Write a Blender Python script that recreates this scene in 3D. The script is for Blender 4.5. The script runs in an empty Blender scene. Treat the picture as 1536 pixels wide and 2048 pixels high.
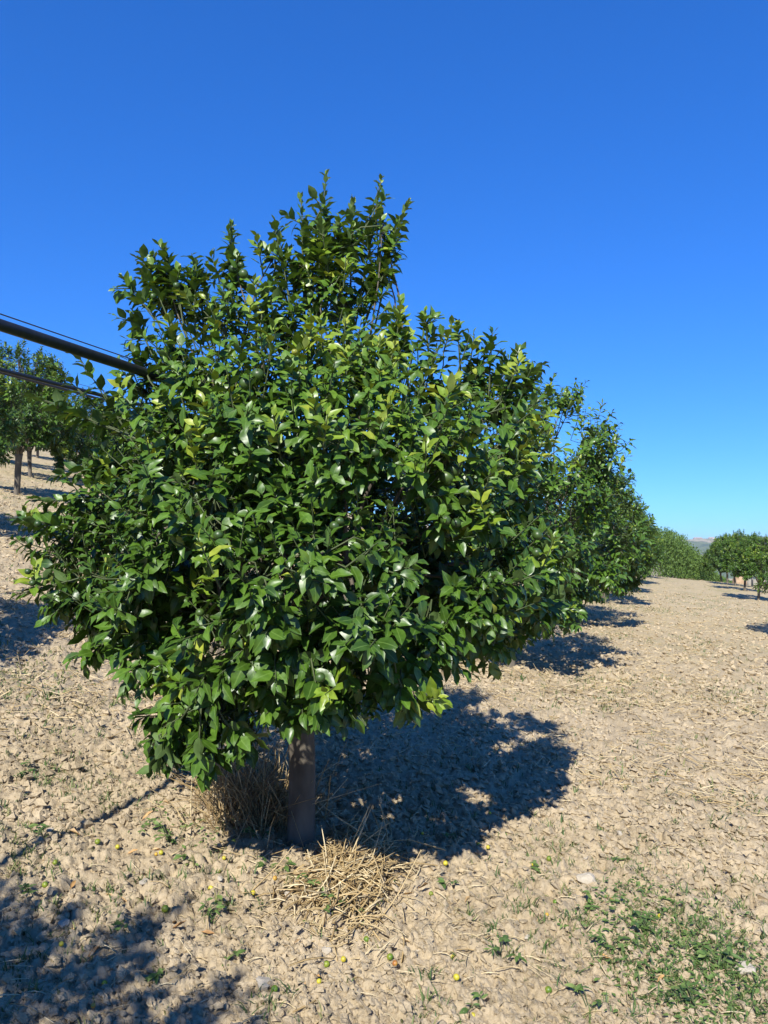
import bpy, math, random
import numpy as np
from mathutils import Vector, Matrix

random.seed(7)
R = np.random.default_rng(7)
scene = bpy.context.scene
C = scene.collection

# ------------------------------------------------------------------ camera
F = 1540.0                       # focal length in pixels of a 1536 x 2048 frame
EYE = np.array([0.0, 0.0, 1.57])
PITCH = math.atan(66 / F)
cam_d = bpy.data.cameras.new('camera')
cam = bpy.data.objects.new('camera', cam_d)
C.objects.link(cam)
cam_d.sensor_fit = 'VERTICAL'
cam_d.sensor_height = 36.0
cam_d.lens = 36.0 * F / 2048
cam_d.clip_start = 0.05
cam_d.clip_end = 20000
cam.location = EYE
cam.rotation_euler = (math.pi / 2 + PITCH, 0, 0)
scene.camera = cam

# ------------------------------------------------------------------ light
ROW = np.array([0.351, 0.936, 0.0])          # direction of the tree rows
PERP = np.array([-0.936, 0.351, 0.0])        # to the left of a row, uphill
T0 = np.array([-0.44, 4.07, 0.0])            # foot of the big tree
EL = math.radians(40)
SUN_H = np.array([0.242, 0.970])             # shadows run nearly along the rows
world = bpy.data.worlds.new('World')
scene.world = world
world.use_nodes = True
wn = world.node_tree
wn.nodes.clear()
sky = wn.nodes.new('ShaderNodeTexSky')
sky.sky_type = 'NISHITA'
sky.sun_disc = False
sky.sun_elevation = EL
sky.sun_rotation = math.atan2(-SUN_H[0], -SUN_H[1])
sky.altitude = 300
sky.air_density = 1.0
sky.dust_density = 0.0
sky.ozone_density = 4.0
hs = wn.nodes.new('ShaderNodeHueSaturation')
hs.inputs['Saturation'].default_value = 1.25
bg = wn.nodes.new('ShaderNodeBackground')
bg.inputs['Strength'].default_value = 0.10
wo = wn.nodes.new('ShaderNodeOutputWorld')
gm = wn.nodes.new('ShaderNodeGamma')
gm.inputs['Gamma'].default_value = 0.76
cg = wn.nodes.new('ShaderNodeMix')
cg.data_type = 'RGBA'; cg.blend_type = 'MULTIPLY'
cg.inputs[0].default_value = 1.0
cg.inputs[7].default_value = (0.425, 0.94, 1.80, 1)      # the deep polarised blue of this sky, all over
wn.links.new(sky.outputs[0], hs.inputs['Color'])
wn.links.new(hs.outputs[0], gm.inputs['Color'])
wn.links.new(gm.outputs[0], cg.inputs[6])
wn.links.new(cg.outputs[2], bg.inputs[0])
wn.links.new(bg.outputs[0], wo.inputs[0])

sun_d = bpy.data.lights.new('sun', 'SUN')
sun_d.energy = 5.0
sun_d.angle = math.radians(0.53)
sun_d.color = (1.0, 0.965, 0.90)
sun = bpy.data.objects.new('sun', sun_d)
C.objects.link(sun)
sdir = Vector((SUN_H[0] * math.cos(EL), SUN_H[1] * math.cos(EL), -math.sin(EL)))
sun.rotation_euler = sdir.to_track_quat('-Z', 'Y').to_euler()
sun.location = (-6, -14, 14)
TOSUN = -np.array(sdir)

scene.view_settings.view_transform = 'Standard'
scene.view_settings.look = 'None'
scene.view_settings.gamma = 1
scene.view_settings.exposure = 0.7
scene.cycles.max_bounces = 6
scene.cycles.volume_bounces = 0
scene.cycles.use_denoising = True

# ------------------------------------------------------------------ helpers
def ray(px, py):
    u, v = (px - 768) / F, (1024 - py) / F
    y = math.cos(PITCH) - math.sin(PITCH) * v
    z = math.sin(PITCH) + math.cos(PITCH) * v
    return np.array([u, y, z]) / y

def at(px, py, d):
    """the point at depth d that is seen at px, py"""
    return EYE + ray(px, py) * d

def project(p):
    p = np.atleast_2d(p) - EYE
    c, s = math.cos(PITCH), math.sin(PITCH)
    dep = p[:, 1] * c + p[:, 2] * s
    v = -p[:, 1] * s + p[:, 2] * c
    return 768 + F * p[:, 0] / dep, 1024 - F * v / dep, dep

def hsh(ix, iy, seed):
    h = (ix.astype(np.int64) * 374761393 + iy.astype(np.int64) * 668265263 + seed * 974711) & 0xFFFFFFFF
    h = ((h ^ (h >> 13)) * 1274126177) & 0xFFFFFFFF
    h = ((h ^ (h >> 16)) * 2246822519) & 0xFFFFFFFF
    return ((h ^ (h >> 15)) & 0xFFFFFF) / float(0x1000000)

def vnoise(x, y, seed=0):
    ix, iy = np.floor(x), np.floor(y)
    fx, fy = x - ix, y - iy
    fx, fy = fx * fx * (3 - 2 * fx), fy * fy * (3 - 2 * fy)
    a, b = hsh(ix, iy, seed), hsh(ix + 1, iy, seed)
    c, d = hsh(ix, iy + 1, seed), hsh(ix + 1, iy + 1, seed)
    return (a * (1 - fx) + b * fx) * (1 - fy) + (c * (1 - fx) + d * fx) * fy - 0.5

def fbm(x, y, seed=0, n=4):
    s, a = 0, 1.0
    for i in range(n):
        s = s + a * vnoise(x, y, seed + i)
        x, y, a = x * 2.03 + 11.3, y * 2.03 - 7.1, a * 0.5
    return s

def domes(x, y, cell, seed):
    """crumbly lumps of many sizes, one per cell, each tilted its own way"""
    x, y = x / cell, y / cell
    ix, iy = np.floor(x), np.floor(y)
    out = np.zeros_like(x)
    for dx in (-1, 0, 1):
        for dy in (-1, 0, 1):
            cx, cy = ix + dx, iy + dy
            ex, ey = x - cx - hsh(cx, cy, seed), y - cy - hsh(cx, cy, seed + 1)
            q = hsh(cx, cy, seed + 2)
            th = 6.283 * hsh(cx, cy, seed + 3)
            c, s_ = np.cos(th), np.sin(th)
            u, v = ex * c + ey * s_, ey * c - ex * s_
            r = 0.36 + 0.40 * q
            d2 = (u * u * 0.7 + v * v * 1.45) / (r * r)
            d2 = 0.55 * d2 + 0.45 * np.maximum(np.abs(u) * 0.8, np.abs(v) * 1.15) / r
            top = np.clip(1 - d2, 0, 1) ** 0.5 * (0.85 + 0.55 * u - 0.35 * v)
            out = np.maximum(out, (0.2 + 0.8 * q) * top)
    return out

def softplus(t, w):
    return w * np.logaddexp(0, t / w)

def gbase(x, y):
    """smooth lie of the land"""
    x, y = np.asarray(x, float), np.asarray(y, float)
    s = (x - T0[0]) * PERP[0] + (y - T0[1]) * PERP[1]
    a = (x - T0[0]) * ROW[0] + (y - T0[1]) * ROW[1]
    z = 0.08 * s + 0.14 * softplus(s - 0.8, 0.5)
    z = np.where(s > 40, 8.69 + 3.0 * (1 - np.exp(-(s - 40) * 0.22 / 3.0)), z)
    z = np.where(s < -14, -1.12 - 4 * (1 - np.exp((s + 14) * 0.08 / 4)), z)
    z = z - 44 * (1 - np.exp(-0.10 * softplus(a - 44, 3.0) / 44))
    return z + 0.06 * vnoise(x * 0.25, y * 0.25, 50)

def gmicro(x, y):
    r = np.hypot(x, y)
    wx = x + 0.045 * vnoise(x * 16, y * 16, 3) + 0.020 * vnoise(x * 48, y * 48, 5) + 0.010 * vnoise(x * 130, y * 130, 8)
    wy = y + 0.045 * vnoise(x * 16, y * 16, 4) + 0.020 * vnoise(x * 48, y * 48, 6) + 0.010 * vnoise(x * 130, y * 130, 9)
    lump = np.clip(fbm(x * 1.3, y * 1.3, 40, 2) + 0.45, 0.1, 1.1)
    h = 0.036 * domes(wx, wy, 0.16, 10) * lump
    h += 0.044 * domes(wx, wy, 0.074, 20) * (0.5 + 0.8 * lump) + 0.024 * domes(wx, wy, 0.038, 30)
    h += 0.045 * fbm(x * 1.7, y * 1.7, 60, 3) + 0.020 * fbm(x * 34, y * 34, 70, 3) - 0.022 * np.clip(0.12 - np.abs(vnoise(x * 11, y * 11, 75)), 0, 1) / 0.12 * lump
    return h / (1 + (r / 55.0) ** 2)

def gz(x, y):
    return gbase(x, y) + gmicro(np.asarray(x, float), np.asarray(y, float))

def gz1(x, y):
    return float(gz(np.array([x]), np.array([y]))[0])

def ground_at(px, py):
    """the ground point seen at px, py"""
    r = ray(px, py)
    t0, t1 = 0.5, 0.5
    while t1 < 400:
        p = EYE + r * t1
        if p[2] < float(gbase(p[0], p[1])):
            break
        t0, t1 = t1, t1 * 1.03
    for _ in range(30):
        m = (t0 + t1) / 2
        p = EYE + r * m
        if p[2] < float(gbase(p[0], p[1])):
            t1 = m
        else:
            t0 = m
    p = EYE + r * t1
    return np.array([p[0], p[1], gz1(p[0], p[1])])

def row_pos(a, s):
    p = T0 + a * ROW + s * PERP
    return np.array([p[0], p[1], float(gbase(p[0], p[1]))])

def mesh_np(name, verts, tris, attrs=None, smooth=True, mat=None):
    me = bpy.data.meshes.new(name)
    verts = np.asarray(verts, np.float32)
    tris = np.asarray(tris, np.int32)
    k = tris.shape[1]
    me.vertices.add(len(verts))
    me.vertices.foreach_set('co', verts.ravel())
    me.loops.add(tris.size)
    me.loops.foreach_set('vertex_index', tris.ravel())
    me.polygons.add(len(tris))
    me.polygons.foreach_set('loop_start', np.arange(0, tris.size, k, dtype=np.int32))
    me.polygons.foreach_set('use_smooth', np.full(len(tris), smooth))
    for an, av in (attrs or {}).items():
        at_ = me.attributes.new(an, 'FLOAT', 'POINT')
        at_.data.foreach_set('value', np.asarray(av, np.float32))
    me.update(calc_edges=True)
    if mat:
        me.materials.append(mat)
    return me

def link(name, me, parent=None):
    o = bpy.data.objects.new(name, me)
    C.objects.link(o)
    if parent is not None:
        o.parent = parent
    return o

def tag(o, label=None, cat=None, group=None, kind=None):
    if label: o['label'] = label
    if cat: o['category'] = cat
    if group: o['group'] = group
    if kind: o['kind'] = kind
    return o

def empty(name, loc, label, cat, group=None, rz=0.0, scale=1.0):
    o = bpy.data.objects.new(name, None)
    C.objects.link(o)
    o.empty_display_size = 0.1
    o.location = loc
    o.rotation_euler = (0, 0, rz)
    o.scale = (scale,) * 3 if np.isscalar(scale) else scale
    return tag(o, label, cat, group)

def norm(v):
    v = np.asarray(v, float)
    return v / np.maximum(np.linalg.norm(v, axis=-1, keepdims=True), 1e-9)

def spread(tv, tf, mats, locs):
    """copies of one template (tv, tf) at many frames, as one vertex / face list"""
    n, k = len(locs), len(tv)
    v = np.einsum('nij,kj->nki', mats, tv) + locs[:, None, :]
    f = tf[None] + (np.arange(n) * k)[:, None, None]
    return v.reshape(-1, 3), f.reshape(-1, tf.shape[1])

class Geo:
    def __init__(self):
        self.v, self.f, self.a, self.n = [], [], {}, 0
    def add(self, v, f, **attrs):
        self.v.append(np.asarray(v, float)); self.f.append(np.asarray(f) + self.n); self.n += len(v)
        for k, x in attrs.items():
            self.a.setdefault(k, []).append(np.broadcast_to(np.asarray(x, float), (len(v),)))
    def tube(self, pts, rad, sides=6, cap=True, **attrs):
        pts = np.asarray(pts, float)
        rad = np.broadcast_to(np.asarray(rad, float), (len(pts),))
        t = norm(np.gradient(pts, axis=0))
        ref = np.array([0, 0, 1.0]) if abs(t[:, 2].mean()) < 0.8 else np.array([1.0, 0, 0])
        x = norm(np.cross(t, ref)); y = np.cross(t, x)
        ang = np.arange(sides) * 2 * math.pi / sides
        ring = pts[:, None] + rad[:, None, None] * (np.cos(ang)[None, :, None] * x[:, None] + np.sin(ang)[None, :, None] * y[:, None])
        v = ring.reshape(-1, 3)
        f = []
        for i in range(len(pts) - 1):
            for j in range(sides):
                a, b = i * sides + j, i * sides + (j + 1) % sides
                f += [(a, b, b + sides), (a, b + sides, a + sides)]
        if cap:
            v = np.vstack([v, pts[0], pts[-1]])
            m = len(v) - 2; last = (len(pts) - 1) * sides
            for j in range(sides):
                f += [(m, (j + 1) % sides, j), (m + 1, last + j, last + (j + 1) % sides)]
        self.add(v, np.array(f), **attrs)
    def mesh(self, name, mat, smooth=True):
        at_ = {k: np.concatenate(x) for k, x in self.a.items()}
        return mesh_np(name, np.vstack(self.v), np.vstack(self.f), at_, smooth, mat)

# ------------------------------------------------------------------ materials
def new_mat(name):
    m = bpy.data.materials.new(name)
    m.use_nodes = True
    nt = m.node_tree
    p = nt.nodes['Principled BSDF']
    return m, nt, p

def N(nt, kind, **kw):
    n = nt.nodes.new(kind)
    for k, v in kw.items():
        if k in n.inputs: n.inputs[k].default_value = v
        else: setattr(n, k, v)
    return n

def ramp(nt, stops):
    r = nt.nodes.new('ShaderNodeValToRGB')
    e = r.color_ramp.elements
    while len(e) < len(stops): e.new(0.5)
    for i, (p, c) in enumerate(stops):
        e[i].position = p
        e[i].color = (*c, 1) if len(c) == 3 else c
    return r

def mixc(nt, a, b, fac, mode='MIX'):
    m = nt.nodes.new('ShaderNodeMix')
    m.data_type = 'RGBA'; m.blend_type = mode
    for s, v in ((m.inputs[6], a), (m.inputs[7], b), (m.inputs[0], fac)):
        if hasattr(v, 'is_linked'): nt.links.new(v, s)
        elif isinstance(v, (int, float)): s.default_value = v
        else: s.default_value = (*v, 1)
    return m.outputs[2]

def leaf_material(name, stops, back=(0.10, 0.15, 0.05), rough=0.35, trans=0.12, spec=0.43):
    m, nt, p = new_mat(name)
    L = nt.links.new
    ta = N(nt, 'ShaderNodeAttribute', attribute_name='tint')
    ac = N(nt, 'ShaderNodeAttribute', attribute_name='across')
    rp = ramp(nt, stops)
    L(ta.outputs['Fac'], rp.inputs[0])
    geo = N(nt, 'ShaderNodeNewGeometry')
    nz = N(nt, 'ShaderNodeTexNoise', Scale=38.0, Detail=2.0)
    L(geo.outputs['Position'], nz.inputs['Vector'])
    nr = ramp(nt, [(0.3, (0.72, 0.75, 0.70)), (0.75, (1.25, 1.2, 1.2))])
    L(nz.outputs[0], nr.inputs[0])
    col = mixc(nt, rp.outputs[0], nr.outputs[0], 1.0, 'MULTIPLY')
    ab = N(nt, 'ShaderNodeMath', operation='ABSOLUTE'); L(ac.outputs['Fac'], ab.inputs[0])
    mr = ramp(nt, [(0.0, (1, 1, 1)), (0.14, (0, 0, 0))]); L(ab.outputs[0], mr.inputs[0])
    rib = mixc(nt, col, (0.16, 0.24, 0.06), mr.outputs[0])
    mx = N(nt, 'ShaderNodeMath', operation='MULTIPLY'); L(mr.outputs[0], mx.inputs[0]); mx.inputs[1].default_value = 0.45
    rib = mixc(nt, col, (0.16, 0.26, 0.06), mx.outputs[0])
    front = mixc(nt, rib, back, geo.outputs['Backfacing'])
    bk = N(nt, 'ShaderNodeMath', operation='MULTIPLY'); L(geo.outputs['Backfacing'], bk.inputs[0]); bk.inputs[1].default_value = 0.55
    front = mixc(nt, rib, back, bk.outputs[0])
    L(front, p.inputs['Base Color'])
    ro = N(nt, 'ShaderNodeMapRange'); L(nz.outputs[0], ro.inputs[0])
    ro.inputs[3].default_value = rough - 0.08; ro.inputs[4].default_value = rough + 0.16
    ad = N(nt, 'ShaderNodeMath', operation='ADD'); L(ro.outputs[0], ad.inputs[0])
    bk2 = N(nt, 'ShaderNodeMath', operation='MULTIPLY'); L(geo.outputs['Backfacing'], bk2.inputs[0]); bk2.inputs[1].default_value = 0.3
    L(bk2.outputs[0], ad.inputs[1])
    L(ad.outputs[0], p.inputs['Roughness'])
    p.inputs['Specular IOR Level'].default_value = spec
    nb = N(nt, 'ShaderNodeTexNoise', Scale=45.0, Detail=1.0); L(geo.outputs['Position'], nb.inputs['Vector'])
    bp = N(nt, 'ShaderNodeBump', Strength=0.10, Distance=0.01); L(nb.outputs[0], bp.inputs['Height'])
    L(bp.outputs[0], p.inputs['Normal'])
    tr = N(nt, 'ShaderNodeBsdfTranslucent')
    tc = mixc(nt, rib, (1.9, 1.7, 0.7), 1.0, 'MULTIPLY')
    L(tc, tr.inputs['Color'])
    ms = N(nt, 'ShaderNodeMixShader'); ms.inputs[0].default_value = trans
    L(p.outputs[0], ms.inputs[1]); L(tr.outputs[0], ms.inputs[2])
    L(ms.outputs[0], nt.nodes['Material Output'].inputs[0])
    return m

def noisy(name, c1, c2, scale, rough=0.8, bump=0.4, dist=0.01, detail=6.0, spec=0.3, stretch=None):
    m, nt, p = new_mat(name)
    L = nt.links.new
    tc = N(nt, 'ShaderNodeTexCoord')
    vec = tc.outputs['Object']
    if stretch:
        mp = N(nt, 'ShaderNodeMapping'); mp.inputs['Scale'].default_value = stretch
        L(vec, mp.inputs['Vector']); vec = mp.outputs[0]
    nz = N(nt, 'ShaderNodeTexNoise', Scale=scale, Detail=detail); L(vec, nz.inputs['Vector'])
    rp = ramp(nt, [(0.3, c1), (0.7, c2)]); L(nz.outputs[0], rp.inputs[0])
    L(rp.outputs[0], p.inputs['Base Color'])
    p.inputs['Roughness'].default_value = rough
    p.inputs['Specular IOR Level'].default_value = spec
    if bump:
        bp = N(nt, 'ShaderNodeBump', Strength=bump, Distance=dist)
        L(nz.outputs[0], bp.inputs['Height']); L(bp.outputs[0], p.inputs['Normal'])
    return m

def tint_mat(name, stops, rough=0.75, spec=0.25, trans=0.0):
    m, nt, p = new_mat(name)
    L = nt.links.new
    ta = N(nt, 'ShaderNodeAttribute', attribute_name='tint')
    rp = ramp(nt, stops); L(ta.outputs['Fac'], rp.inputs[0])
    geo = N(nt, 'ShaderNodeNewGeometry')
    nz = N(nt, 'ShaderNodeTexNoise', Scale=60.0, Detail=3.0); L(geo.outputs['Position'], nz.inputs['Vector'])
    nr = ramp(nt, [(0.3, (0.75, 0.75, 0.75)), (0.7, (1.15, 1.15, 1.15))]); L(nz.outputs[0], nr.inputs[0])
    col = mixc(nt, rp.outputs[0], nr.outputs[0], 1.0, 'MULTIPLY')
    L(col, p.inputs['Base Color'])
    p.inputs['Roughness'].default_value = rough
    p.inputs['Specular IOR Level'].default_value = spec
    if trans:
        tr = N(nt, 'ShaderNodeBsdfTranslucent'); L(col, tr.inputs['Color'])
        ms = N(nt, 'ShaderNodeMixShader'); ms.inputs[0].default_value = trans
        L(p.outputs[0], ms.inputs[1]); L(tr.outputs[0], ms.inputs[2])
        L(ms.outputs[0], nt.nodes['Material Output'].inputs[0])
    return m

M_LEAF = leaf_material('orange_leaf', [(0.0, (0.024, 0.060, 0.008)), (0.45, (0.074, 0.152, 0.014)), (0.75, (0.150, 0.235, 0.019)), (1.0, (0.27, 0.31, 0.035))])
M_BARK = noisy('orange_bark', (0.060, 0.050, 0.036), (0.165, 0.142, 0.108), 9.0, 0.85, 0.7, 0.02, stretch=(1, 1, 0.35))
M_TWIG = noisy('green_twig', (0.045, 0.07, 0.025), (0.09, 0.105, 0.045), 12.0, 0.7, 0.2)
M_FRUIT = tint_mat('green_orange_peel', [(0.0, (0.022, 0.052, 0.013)), (0.5, (0.06, 0.105, 0.018)), (1.0, (0.38, 0.36, 0.03))], 0.42, 0.5)
M_DROP = tint_mat('fallen_orange_peel', [(0.0, (0.07, 0.15, 0.015)), (0.5, (0.46, 0.40, 0.03)), (0.8, (0.50, 0.30, 0.04)), (1.0, (0.30, 0.12, 0.03))], 0.45, 0.5)
M_STRAW = tint_mat('dry_straw', [(0.0, (0.22, 0.14, 0.06)), (0.5, (0.46, 0.33, 0.15)), (1.0, (0.70, 0.58, 0.35))], 0.6, 0.35, 0.12)
M_GRASS = tint_mat('green_grass', [(0.0, (0.045, 0.085, 0.022)), (0.6, (0.085, 0.145, 0.035)), (1.0, (0.22, 0.22, 0.08))], 0.55, 0.35, 0.2)
M_THICK = tint_mat('thicket_leaf', [(0.0, (0.05, 0.105, 0.02)), (1.0, (0.15, 0.235, 0.045))], 0.6, 0.3, 0.2)
M_WEED = leaf_material('weed_leaf', [(0.0, (0.06, 0.11, 0.028)), (0.5, (0.11, 0.18, 0.045)), (1.0, (0.20, 0.26, 0.08))], rough=0.5, trans=0.2, spec=0.35)
M_DRY = tint_mat('dry_leaf', [(0.0, (0.20, 0.10, 0.045)), (0.5, (0.46, 0.27, 0.10)), (1.0, (0.62, 0.47, 0.27))], 0.6, 0.35, 0.1)
M_STONE = noisy('pale_stone', (0.36, 0.31, 0.23), (0.54, 0.48, 0.38), 30.0, 0.85, 0.5, 0.01)
M_PIPE = noisy('black_polythene', (0.010, 0.011, 0.012), (0.022, 0.023, 0.024), 40.0, 0.45, 0.1, 0.002, spec=0.5)
M_WIRE = noisy('dark_wire', (0.03, 0.03, 0.032), (0.07, 0.068, 0.065), 60.0, 0.5, 0.1, spec=0.5)
M_POST = noisy('weathered_post', (0.22, 0.20, 0.17), (0.38, 0.35, 0.30), 18.0, 0.85, 0.5, 0.01, stretch=(1, 1, 0.2))
M_BANK = noisy('tan_earth_bank', (0.30, 0.20, 0.12), (0.46, 0.33, 0.21), 3.5, 0.9, 0.8, 0.08)

def soil_material(name, near=True):
    m, nt, p = new_mat(name)
    L = nt.links.new
    geo = N(nt, 'ShaderNodeNewGeometry')
    pos = geo.outputs['Position']
    n1 = N(nt, 'ShaderNodeTexNoise', Scale=2.2, Detail=5.0); L(pos, n1.inputs['Vector'])
    n2 = N(nt, 'ShaderNodeTexNoise', Scale=55.0, Detail=6.0, Roughness=0.65); L(pos, n2.inputs['Vector'])
    n3 = N(nt, 'ShaderNodeTexNoise', Scale=0.55, Detail=7.0, Roughness=0.7); L(pos, n3.inputs['Vector'])
    r1 = ramp(nt, [(0.3, (0.362, 0.287, 0.180)), (0.7, (0.475, 0.382, 0.248))]); L(n1.outputs[0], r1.inputs[0])
    r2 = ramp(nt, [(0.28, (0.72, 0.70, 0.67)), (0.5, (1.0, 1.0, 1.0)), (0.78, (1.18, 1.18, 1.18))]); L(n2.outputs[0], r2.inputs[0])
    col = mixc(nt, r1.outputs[0], r2.outputs[0], 1.0, 'MULTIPLY')
    if near:
        # thin dry growth and sparse green that is too fine to tell apart far off
        sep = N(nt, 'ShaderNodeSeparateXYZ'); L(pos, sep.inputs[0])
        far = N(nt, 'ShaderNodeMapRange', interpolation_type='SMOOTHSTEP'); L(sep.outputs[1], far.inputs[0])
        far.inputs[1].default_value = 6.0; far.inputs[2].default_value = 20.0
        sf = N(nt, 'ShaderNodeMath', operation='MULTIPLY'); L(far.outputs[0], sf.inputs[0])
        n4 = N(nt, 'ShaderNodeTexNoise', Scale=7.0, Detail=4.0, Roughness=0.7); L(pos, n4.inputs['Vector'])
        r4 = ramp(nt, [(0.35, (0, 0, 0)), (0.65, (1, 1, 1))]); L(n4.outputs[0], r4.inputs[0]); L(r4.outputs[0], sf.inputs[1])
        col = mixc(nt, col, (0.43, 0.345, 0.19), sf.outputs[0])
        r3 = ramp(nt, [(0.52, (0, 0, 0)), (0.68, (0.6, 0.6, 0.6))]); L(n3.outputs[0], r3.inputs[0])
        gf = N(nt, 'ShaderNodeMath', operation='MULTIPLY'); L(r3.outputs[0], gf.inputs[0]); L(far.outputs[0], gf.inputs[1])
        col = mixc(nt, col, (0.165, 0.185, 0.07), gf.outputs[0])
    L(col, p.inputs['Base Color'])
    p.inputs['Roughness'].default_value = 0.95
    p.inputs['Specular IOR Level'].default_value = 0.1
    n5 = N(nt, 'ShaderNodeTexNoise', Scale=120.0, Detail=5.0, Roughness=0.7); L(pos, n5.inputs['Vector'])
    bp = N(nt, 'ShaderNodeBump', Strength=0.8, Distance=0.012); L(n5.outputs[0], bp.inputs['Height'])
    L(bp.outputs[0], p.inputs['Normal'])
    return m

M_SOIL = soil_material('tilled_soil')
M_CLOD = soil_material('soil_clod', False)

# ------------------------------------------------------------------ ground sheet
def build_ground():
    fine = np.radians(np.linspace(-37, 37, 700))
    rest = np.radians(np.linspace(37, 323, 70))[1:-1]
    ang = np.concatenate([fine, rest])
    near = np.linspace(0.3, 2.0, 24)[:-1]
    mid = 1324.0 / np.linspace(662, 22, 480)
    far = np.geomspace(mid[-1], 7000, 70)[1:]
    rad = np.concatenate([near, mid, far])
    A, Q = np.meshgrid(ang, rad)
    x, y = np.sin(A) * Q, np.cos(A) * Q
    z = gbase(x, y) + gmicro(x, y)
    na, nr = len(ang), len(rad)
    v = np.stack([x, y, z], -1).reshape(-1, 3)
    i = np.arange(nr - 1)[:, None] * na
    j = np.arange(na)[None]
    jn = (j + 1) % na
    f = np.stack([i + j, i + na + j, i + na + jn, i + jn], -1).reshape(-1, 4)[:, ::-1]
    v = np.vstack([v, [0, 0, float(gbase(0, 0))]])
    me = mesh_np('ground', v, f[:, ::-1].copy(), smooth=True, mat=M_SOIL)
    o = link('ground', me)
    # up-facing
    if me.polygons[0].normal.z < 0:
        me.flip_normals()
    tag(o, 'dry cloddy tan soil of the sloping orchard', 'ground', kind='structure')
build_ground()

def build_hills():
    xs = np.linspace(200, 2600, 170)
    ys = np.linspace(600, 3600, 130)
    X, Y = np.meshgrid(xs, ys)
    t = np.clip((Y - 700) / 1900, 0, 1)
    ridge = 14 + 26 * fbm(X / 420, Y / 900, 5, 4) + 14 * np.clip((X - 1050) / 500, 0, 2)
    Z = -52 + (ridge + 52) * (t * t * (3 - 2 * t)) + 10 * fbm(X / 130, Y / 130, 15, 4) * (0.3 + t)
    Z = np.where(Y > 2600, Z - (Y - 2600) * 0.10, Z)
    v = np.stack([X, Y, Z], -1).reshape(-1, 3)
    nx = len(xs)
    i = np.arange(len(ys) - 1)[:, None] * nx
    j = np.arange(nx - 1)[None]
    f = np.stack([i + j, i + j + 1, i + nx + j + 1, i + nx + j], -1).reshape(-1, 4)
    m, nt, p = new_mat('far_fields')
    L = nt.links.new
    geo = N(nt, 'ShaderNodeNewGeometry')
    vo = N(nt, 'ShaderNodeTexVoronoi', Scale=0.0075); L(geo.outputs['Position'], vo.inputs['Vector'])
    rp = ramp(nt, [(0.15, (0.10, 0.13, 0.05)), (0.4, (0.21, 0.20, 0.09)), (0.65, (0.36, 0.29, 0.19)), (0.9, (0.15, 0.17, 0.07))])
    sp = N(nt, 'ShaderNodeSeparateColor'); L(vo.outputs['Color'], sp.inputs[0]); L(sp.outputs[0], rp.inputs[0])
    nz = N(nt, 'ShaderNodeTexNoise', Scale=0.03, Detail=6.0, Roughness=0.7); L(geo.outputs['Position'], nz.inputs['Vector'])
    r2 = ramp(nt, [(0.5, (0, 0, 0)), (0.56, (1, 1, 1))]); L(nz.outputs[0], r2.inputs[0])
    c = mixc(nt, rp.outputs[0], (0.045, 0.07, 0.03), r2.outputs[0])
    L(c, p.inputs['Base Color']); p.inputs['Roughness'].default_value = 1.0
    o = link('hills', mesh_np('hills', v, f, mat=m))
    tag(o, 'distant hills of green and tan fields', 'hills', kind='structure')
    return lambda x, y: float(Z[np.abs(ys - y).argmin(), np.abs(xs - x).argmin()])
hill_z = build_hills()

# ------------------------------------------------------------------ leaves
def leaf_template(width, fold, curl, wave, twist, stations, petiole=True):
    prof = {0.0: 0.03, 0.10: 0.46, 0.12: 0.50, 0.33: 0.96, 0.40: 1.0, 0.60: 0.86, 0.82: 0.42, 1.0: 0.0}
    v, f, a = [], [], []
    for i, t in enumerate(stations):
        w = prof[t] * width / 2
        z = -curl * t * t
        y = t - 0.25 * curl * curl * t ** 3
        tw = twist * (t - 0.3)
        if t >= 1.0:
            v.append((0, y, z)); a.append(0)
        else:
            wl = wave * math.sin(t * 11) * w
            wr = wave * math.sin(t * 11 + 2.0) * w
            v += [(-w * math.cos(fold), y, z + w * math.sin(fold) + wl - tw * w), (0, y, z), (w * math.cos(fold), y, z + w * math.sin(fold) + wr + tw * w)]
            a += [-1, 0, 1]
    for i in range(len(stations) - 2):
        b = 3 * i
        f += [(b, b + 1, b + 4), (b, b + 4, b + 3), (b + 1, b + 2, b + 5), (b + 1, b + 5, b + 4)]
    b = 3 * (len(stations) - 2)
    tip = len(v) - 1
    f += [(b, b + 1, tip), (b + 1, b + 2, tip)]
    if petiole:
        k = len(v)
        v += [(-0.018, -0.14, -0.02), (0.018, -0.14, -0.02), (0.014, 0.04, 0.004), (-0.014, 0.04, 0.004)]
        a += [0.3] * 4
        f += [(k, k + 1, k + 2), (k, k + 2, k + 3)]
    return np.array(v, float), np.array(f, int), np.array(a, float)

ST_HI = [0.0, 0.12, 0.33, 0.60, 0.82, 1.0]
ST_LO = [0.0, 0.40, 1.0]
LEAVES = []
for k in range(10):
    LEAVES.append(leaf_template(0.50 + 0.16 * R.random(), 0.12 + 0.36 * R.random(), -0.05 + 0.5 * R.random(),
                                0.10 + 0.28 * R.random(), R.normal() * 0.5, ST_HI))
LEAVES_LO = [leaf_template(0.44 + 0.14 * R.random(), 0.2 + 0.4 * R.random(), 0.4 * R.random(), 0.1, 0.0, ST_LO, False) for k in range(4)]
LEAVES_LO = [(v * 1.3, f, a) for v, f, a in LEAVES_LO]
TINTS = [0.08, 0.25, 0.42, 0.6, 0.78, 0.96]
_leafmesh = {}
def leaf_mesh(k, t, mat=None):
    q = int(np.abs(np.array(TINTS) - t).argmin())
    key = (k, q, mat.name if mat else '')
    if key not in _leafmesh:
        v, f, a = LEAVES[k]
        _leafmesh[key] = mesh_np('leaf', v, f, {'tint': np.full(len(v), TINTS[q]), 'across': a}, True, mat or M_LEAF)
    return _leafmesh[key]

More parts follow.
